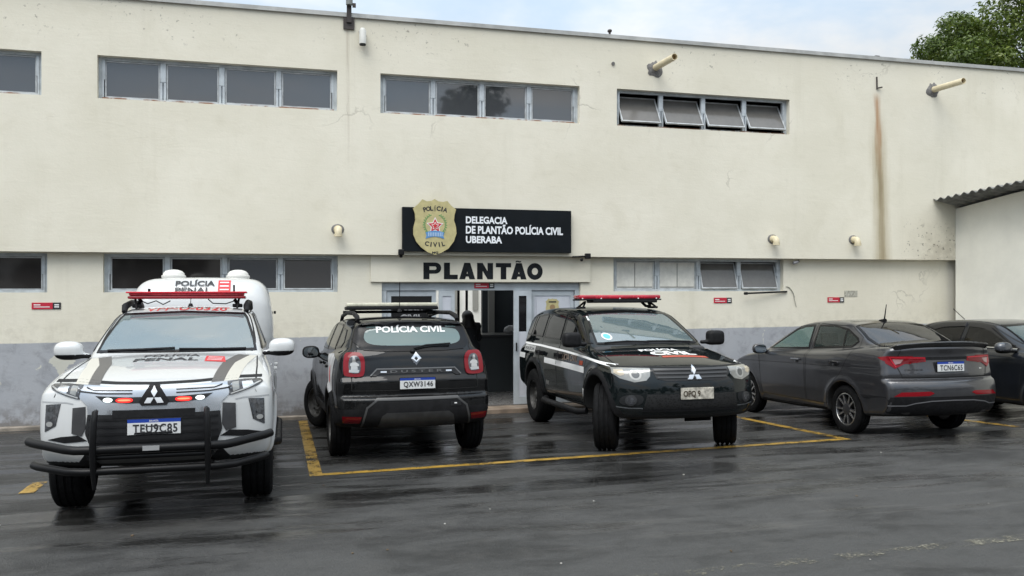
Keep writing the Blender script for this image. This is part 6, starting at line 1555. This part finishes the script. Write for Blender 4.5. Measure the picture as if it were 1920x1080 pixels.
m = MB(); m.box((-.14, -.595, .009), (.14, .595, .062), .018); m.build('bar_lens', pmat("red_lens_deep", (0.42, 0.01, 0.028), 0.2, coat=0.8, noise=0.3, nscale=9), lb, smooth=40)
m = MB()
for k in range(5): m.box((-.146, -.56 + k * .27, .006), (.146, -.545 + k * .27, .022))
m.build('bar_clip', WHITE_LETTER, lb)
for s in (-1, 1):
    m = MB(); m.tube([(.02, s * .47, -.03), (.10, s * .53, -.10)], .014, 8); m.tube([(-.02, s * .47, -.03), (-.10, s * .53, -.10)], .014, 8); m.box((-.12, s * .53 - .03, -.125), (.12, s * .53 + .03, -.095), .008)
    if s > 0: m.tube([(.0, .36, -.03), (.06, .40, -.09), (.03, .48, -.10), (-.02, .50, -.05)], .02, 8)
    m.build('bar_bracket', BLACK_TRIM, lb, smooth=40)
for x in (1.4, -1.4):
    for s in (-1, 1): tyre_wheel(c.o, x, s * .765, .39, .39, .265, .215, 'steel', -25 if x > 0 else 0)
cabin_inside(c, (-.15, -1.05), .42, .60, 1.20, (.70, 1.0, 1.185), 1)

# ================================================================== grey sedan, boot towards us
c = Car(
    lower=[(2.0, .24), (2.07, .35), (2.09, .5), (2.07, .66), (1.98, .78), (1.6, .92), (1.2, .985), (.95, 1.02), (.5, 1.04), (-.6, 1.06), (-1.3, 1.12), (-1.75, 1.165), (-2.03, 1.175), (-2.165, 1.17, .1), (-2.18, 1.13, .1), (-2.155, 1.05), (-2.175, .92), (-2.20, .80), (-2.185, .765, .1), (-2.245, .735, .12), (-2.275, .66), (-2.27, .5), (-2.22, .36), (-2.1, .29), (-1.6, .26), (1.6, .22)],
    cabin=[(1.15, .92), (1.02, 1.03), (.25, 1.385), (.0, 1.45), (-.45, 1.487), (-.85, 1.477), (-1.14, 1.435), (-1.34, 1.36), (-1.84, 1.125), (-1.98, 1.0)],
    wl=[(-2.3, .77), (-2, .815), (-1.3, .855), (0, .855), (1.2, .85), (1.8, .80), (2.1, .72)], il=[(.2, -.07), (.35, -.025), (.52, -.004), (.80, 0), (.87, -.012), (.95, -.012), (1.05, -.04), (1.13, -.08), (1.22, -.14)],
    wc=[(-2, .64), (-1.4, .705), (-.8, .755), (.1, .76), (.7, .745), (1.1, .715)], ic=[(.95, 0), (1.08, -.012), (1.4, -.165), (1.5, -.22)],
    arches=[(1.26, .315, .365), (-1.26, .315, .365)], bowl=(.30, .24), bowc=(.14, .14), crown=(.04, .05), kl=.06, kc=.09, kj=.07, flare=.012, bp=2.6).mesh()
c.root('sedan', (8.115, -2.779, 88.5), "grey four-door sedan with a black boot spoiler, parked nose to the wall", "car")
rg = [(-1.82, -.595), (-1.845, 0), (-1.82, .595), (-1.45, .60), (-1.12, .535), (-1.07, 0), (-1.12, -.535), (-1.45, -.60)]
wsf = [(-.66, 1.04), (.66, 1.04), (.60, 1.2), (.53, 1.38), (0, 1.415), (-.53, 1.38), (-.60, 1.2)]
fw = [(.74, 1.045), (.62, 1.085), (.12, 1.345), (-.06, 1.39), (-.28, 1.405), (-.34, 1.075)]; rw = [(-.44, 1.08), (-.38, 1.41), (-.75, 1.41), (-1.05, 1.365), (-1.30, 1.25), (-1.34, 1.20), (-1.25, 1.125)]
fd = [(.92, 1.03), (.10, 1.38), (-.34, 1.43), (-.38, .36), (.80, .36), (.86, .8)]; rd = [(-.40, 1.43), (-1.08, 1.40), (-1.37, 1.26), (-1.40, 1.10), (-1.20, .78), (-.92, .55), (-.88, .36), (-.40, .36)]
lid = [(-.60, .77), (.60, .77), (.66, .95), (.60, 1.14), (-.60, 1.14), (-.66, .95)]
parts = [('boot_lid', 'B', lid)]
for v in 'LR': parts += [('door', v, fd), ('door', v, rd)]
pt = c.body([GREY_PAINT, UNDER], [('T', inset(rg, .012)), ('F', inset(wsf, .012))] + [(v, inset(p, .012)) for v in 'LR' for p in (fw, rw)], parts, wheel_well(c, .32))
c.glass('rear_window', 'T', rg, GLASS_BACK, .03); c.glass('windshield', 'F', wsf, GLASS_CLEAR, .03)
for v in 'LR':
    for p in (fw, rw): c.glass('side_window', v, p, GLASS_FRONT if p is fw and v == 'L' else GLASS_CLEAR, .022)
    c.strip('window_post', v, [(-1.08, 1.11), (-1.03, 1.36)], .03, FRIT, off=.009)
    for p in (fd, rd): c.strip('shut_line', v, p, .007, GAP, closed=True)
    c.strip('body_crease', v, [(1.6, .83), (.8, .845), (-.6, .865), (-1.85, .895)], .008, pmat("crease_dark", (0.02, 0.02, 0.022), 0.4, 0.4), off=.001)
    c.panel('sill_trim', v, [(-.86, .30), (.86, .28), (.86, .235), (-.86, .25)], BLACK_TRIM, off=.006)
for d in pt['door']:
    sgn = 1 if d.data.vertices[0].co.y > 0 else -1; px = -.16 if np.mean([q.co.x for q in d.data.vertices]) > -.3 else -1.08
    z = .905
    m = MB(); m.box((px - .10, sgn * .838, z), (px + .10, sgn * .873, z + .03), .010); m.box((px - .05, sgn * .836, z - .035), (px + .05, sgn * .848, z + .04), .005); m.build('door_handle', GREY_PAINT, d, smooth=40)
    m = MB(); m.box((px - .10, sgn * .8735, z + .012), (px + .10, sgn * .8755, z + .028)); m.build('handle_trim', CHROME, d)
c.strip('shut_line', 'B', [(-.60, 1.13), (-.66, .95), (-.60, .78), (.60, .78), (.66, .95), (.60, 1.13)], .010, GAP)
spp = Poly2([(-1.93, 1.165), (-2.08, 1.195), (-2.205, 1.225, .1), (-2.215, 1.21, .1), (-2.19, 1.165), (-2.15, 1.13), (-2.0, 1.14)], 2, h=.006)
def spf(X, Y, Z):
    Y = np.abs(Y); b = (Y / .7) ** 2
    return smax(spp(X - .115 * b, Z + .035 * b), Y - .68, .03)
sdf_object('spoiler', spf, (-2.3, 0, 1.05), (-1.75, .8, 1.3), .014, [pmat("spoiler_black", (0.010, 0.010, 0.011), 0.25, coat=0.6)], c.o, half=True)
for s in (-1, 1):
    M_ = (lambda P: P) if s > 0 else mir
    tl = c.panel('tail_light', 'B', M_([(.30, 1.03), (.56, 1.04), (.74, 1.045), (.77, 1.02), (.76, .955), (.67, .89), (.56, .95), (.30, .975)]), LAMP_RED, off=.008, res=.02)
    c.panel('lamp_wing', 'L' if s > 0 else 'R', [(-1.90, 1.025), (-2.00, 1.042), (-2.12, 1.045), (-2.12, .95), (-2.06, .955)], LAMP_RED, tl, .007, .02)
    c.panel('lens_dark', 'B', M_([(.32, 1.005), (.58, 1.007), (.64, .935), (.58, .96), (.32, .983)]), LAMP_REDDARK, tl, .012, .02)
    c.panel('lens_white', 'B', M_([(.57, 1.003), (.69, 1.005), (.665, .94), (.61, .955)]), pmat("lens_pinkgrey", (0.26, 0.14, 0.14), 0.12, coat=1.0), tl, .015, .02)
    c.strip('lamp_line', 'B', M_([(.31, 1.02), (.58, 1.025), (.72, 1.03), (.66, .91)]), .010, pmat("lamp_red_bright", (0.48, 0.015, 0.03), 0.2), tl, .014)
    c.panel('rear_reflector', 'B', M_([(.74, .555), (.66, .608), (.32, .618), (.27, .595), (.34, .565)]), LAMP_RED, off=.008, res=.02)
    side_mirror(c.o, (.70, s * .935, 1.035), (.075, .11, .075), [GREY_PAINT, BLACK_TRIM], arm=((.72, s * .78, 1.0), (.71, s * .88, 1.0)))
    c.strip('diffuser_line', 'B', M_([(.84, .44), (.60, .445), (.50, .475), (.30, .50), (0, .505)]), .012, pmat("diffuser_edge", (0.20, 0.20, 0.21), 0.3, 0.3), off=.006)
c.panel('bumper_insert', 'B', [(-.84, .545), (-.3, .55), (.3, .55), (.84, .545), (.80, .35), (.5, .31), (-.5, .31), (-.80, .35)], BLACK_TRIM, off=.003, res=.04, skirt=False)
c.panel('garnish', 'B', [(-.30, 1.03), (.30, 1.03), (.30, .995), (-.30, .995)], BLACK_TRIM, off=.008)
c.text('maker_text', 'FIAT', 'B', (.09, 1.075), (-.18, 0), (0, .045), DARK_LETTER, off=.008, bold=.03); c.text('model_text', 'CRONOS', 'B', (.57, .865), (-.22, 0), (0, .022), DARK_LETTER, off=.006, bold=.02)
c.panel('version_badge', 'B', [(-.50, .885), (-.54, .885), (-.54, .87), (-.50, .87)], CHROME, off=.006)
number_plate(c, 'B', -.02, .912, 'TCN6C65')
m = MB(); m.tube([(-.90, 0, 1.47), (-1.02, 0, 1.468)], [.012, .03], 8); m.tube([(-1.0, 0, 1.48), (-1.05, 0, 1.69)], [.010, .005], 6); m.build('antenna', BLACK_TRIM, c.o, smooth=40)
for x in (1.26, -1.26):
    for s in (-1, 1): tyre_wheel(c.o, x, s * .735, .315, .315, .19, .215, 'alloy')
cabin_inside(c, (-.15, -1.05), .36, .42, 1.05, (.62, .98, 1.0), 1)

# ================================================================== dark hatchback at the right edge, nose out
c = Car(
    lower=[(1.95, .25), (2.05, .4), (2.05, .6), (1.95, .78), (1.5, .93), (1.0, 1.005), (.5, 1.04), (-.5, 1.06), (-1.5, 1.08), (-1.9, 1.05), (-1.98, .8), (-1.95, .4), (-1.8, .28), (1.6, .24)],
    cabin=[(1.15, .9), (1.05, 1.02), (.30, 1.375), (.0, 1.44), (-.5, 1.465), (-1.1, 1.44), (-1.5, 1.36), (-1.85, 1.05), (-1.9, .95)],
    wl=[(-2, .78), (-1.5, .84), (0, .86), (1.2, .855), (1.8, .80), (2.1, .70)], il=[(.2, -.07), (.35, -.02), (.55, 0), (.85, 0), (.95, -.015), (1.05, -.05), (1.2, -.12)],
    wc=[(-1.9, .66), (-1.2, .74), (.2, .765), (.8, .745), (1.1, .71)], ic=[(.95, 0), (1.08, -.012), (1.4, -.165), (1.5, -.22)],
    arches=[(1.26, .31, .36), (-1.26, .31, .36)], bowl=(.32, .2), bowc=(.15, .12), crown=(.04, .05), kl=.08, kc=.09, kj=.05, flare=.02).mesh(.02)
c.root('hatchback', (10.93, -3.22, -90.0), "dark hatchback cut by the right edge, chrome belt line and rain visors over its windows", "car")
wsf = [(-.66, 1.04), (.66, 1.04), (.60, 1.2), (.53, 1.37), (0, 1.40), (-.53, 1.37), (-.60, 1.2)]
fw = [(.74, 1.045), (.62, 1.085), (.16, 1.335), (-.05, 1.375), (-.30, 1.385), (-.32, 1.07)]; rw = [(-.40, 1.07), (-.38, 1.385), (-.80, 1.375), (-1.15, 1.31), (-1.32, 1.18), (-1.28, 1.09)]
fd = [(.92, 1.03), (.12, 1.37), (-.34, 1.41), (-.36, .36), (.80, .36), (.86, .8)]; rd = [(-.38, 1.41), (-.95, 1.385), (-1.37, 1.22), (-1.35, 1.0), (-1.15, .76), (-.90, .36), (-.38, .36)]
pt = c.body([NIGHT_PAINT, UNDER], [('F', inset(wsf, .012))] + [(v, inset(p, .012)) for v in 'LR' for p in (fw, rw)], [('door', v, p) for v in 'LR' for p in (fd, rd)], wheel_well(c, .32))
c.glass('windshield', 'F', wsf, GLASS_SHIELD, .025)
for v in 'LR':
    for p in (fw, rw): c.glass('side_window', v, p, GLASS_DARK, .02)
    c.panel('rain_visor', v, [(.66, 1.085), (.15, 1.355), (-.06, 1.39), (-.30, 1.40), (-.30, 1.345), (-.02, 1.325), (.17, 1.275), (.55, 1.10)], pmat("visor_smoke", (0.012, 0.012, 0.013), 0.08), off=.022); c.panel('rain_visor', v, [(-.38, 1.40), (-.82, 1.39), (-1.18, 1.32), (-1.28, 1.23), (-1.13, 1.26), (-.82, 1.33), (-.38, 1.345)], MATS["visor_smoke"], off=.022)
    c.strip('belt_chrome', v, [(.70, 1.042), (-.3, 1.058), (-1.25, 1.075)], .016, CHROME, off=.012)
    for p in (fd, rd): c.strip('shut_line', v, p, .007, GAP, closed=True)
for d in pt['door']:
    sgn = 1 if d.data.vertices[0].co.y > 0 else -1; px = -.15 if np.mean([q.co.x for q in d.data.vertices]) > -.3 else -1.06
    m = MB(); m.box((px - .10, sgn * .84, .87), (px + .10, sgn * .878, .90), .010); m.build('door_handle', NIGHT_PAINT, d, smooth=40)
for s in (-1, 1):
    M_ = (lambda P: P) if s > 0 else mir
    c.panel('headlight', 'F', M_([(.42, .80), (.74, .84), (.80, .78), (.62, .68), (.46, .70)]), LAMP_CLEAR, off=.006)
    side_mirror(c.o, (.66, s * .955, 1.065), (.085, .125, .082), [pmat("mirror_cap", (0.06, 0.065, 0.075), 0.25, 0.3, coat=1.0), BLACK_TRIM], arm=((.70, s * .78, 1.02), (.67, s * .90, 1.02)))
c.panel('grille', 'F', [(-.38, .70), (.38, .70), (.5, .42), (-.5, .42)], GRILLE, off=.005)
number_plate(c, 'F', 0, .52, 'RFA2B17')
m = MB(); m.tube([(-1.05, 0, 1.44), (-1.30, .0, 1.62)], .006, 6); m.build('antenna', BLACK_TRIM, c.o)
for x in (1.26, -1.26):
    for s in (-1, 1): tyre_wheel(c.o, x, s * .735, .31, .31, .19, .205, 'alloy')
cabin_inside(c, (-.15, -1.0), .36, .42, 1.05, (.62, .98, 1.0), 1)
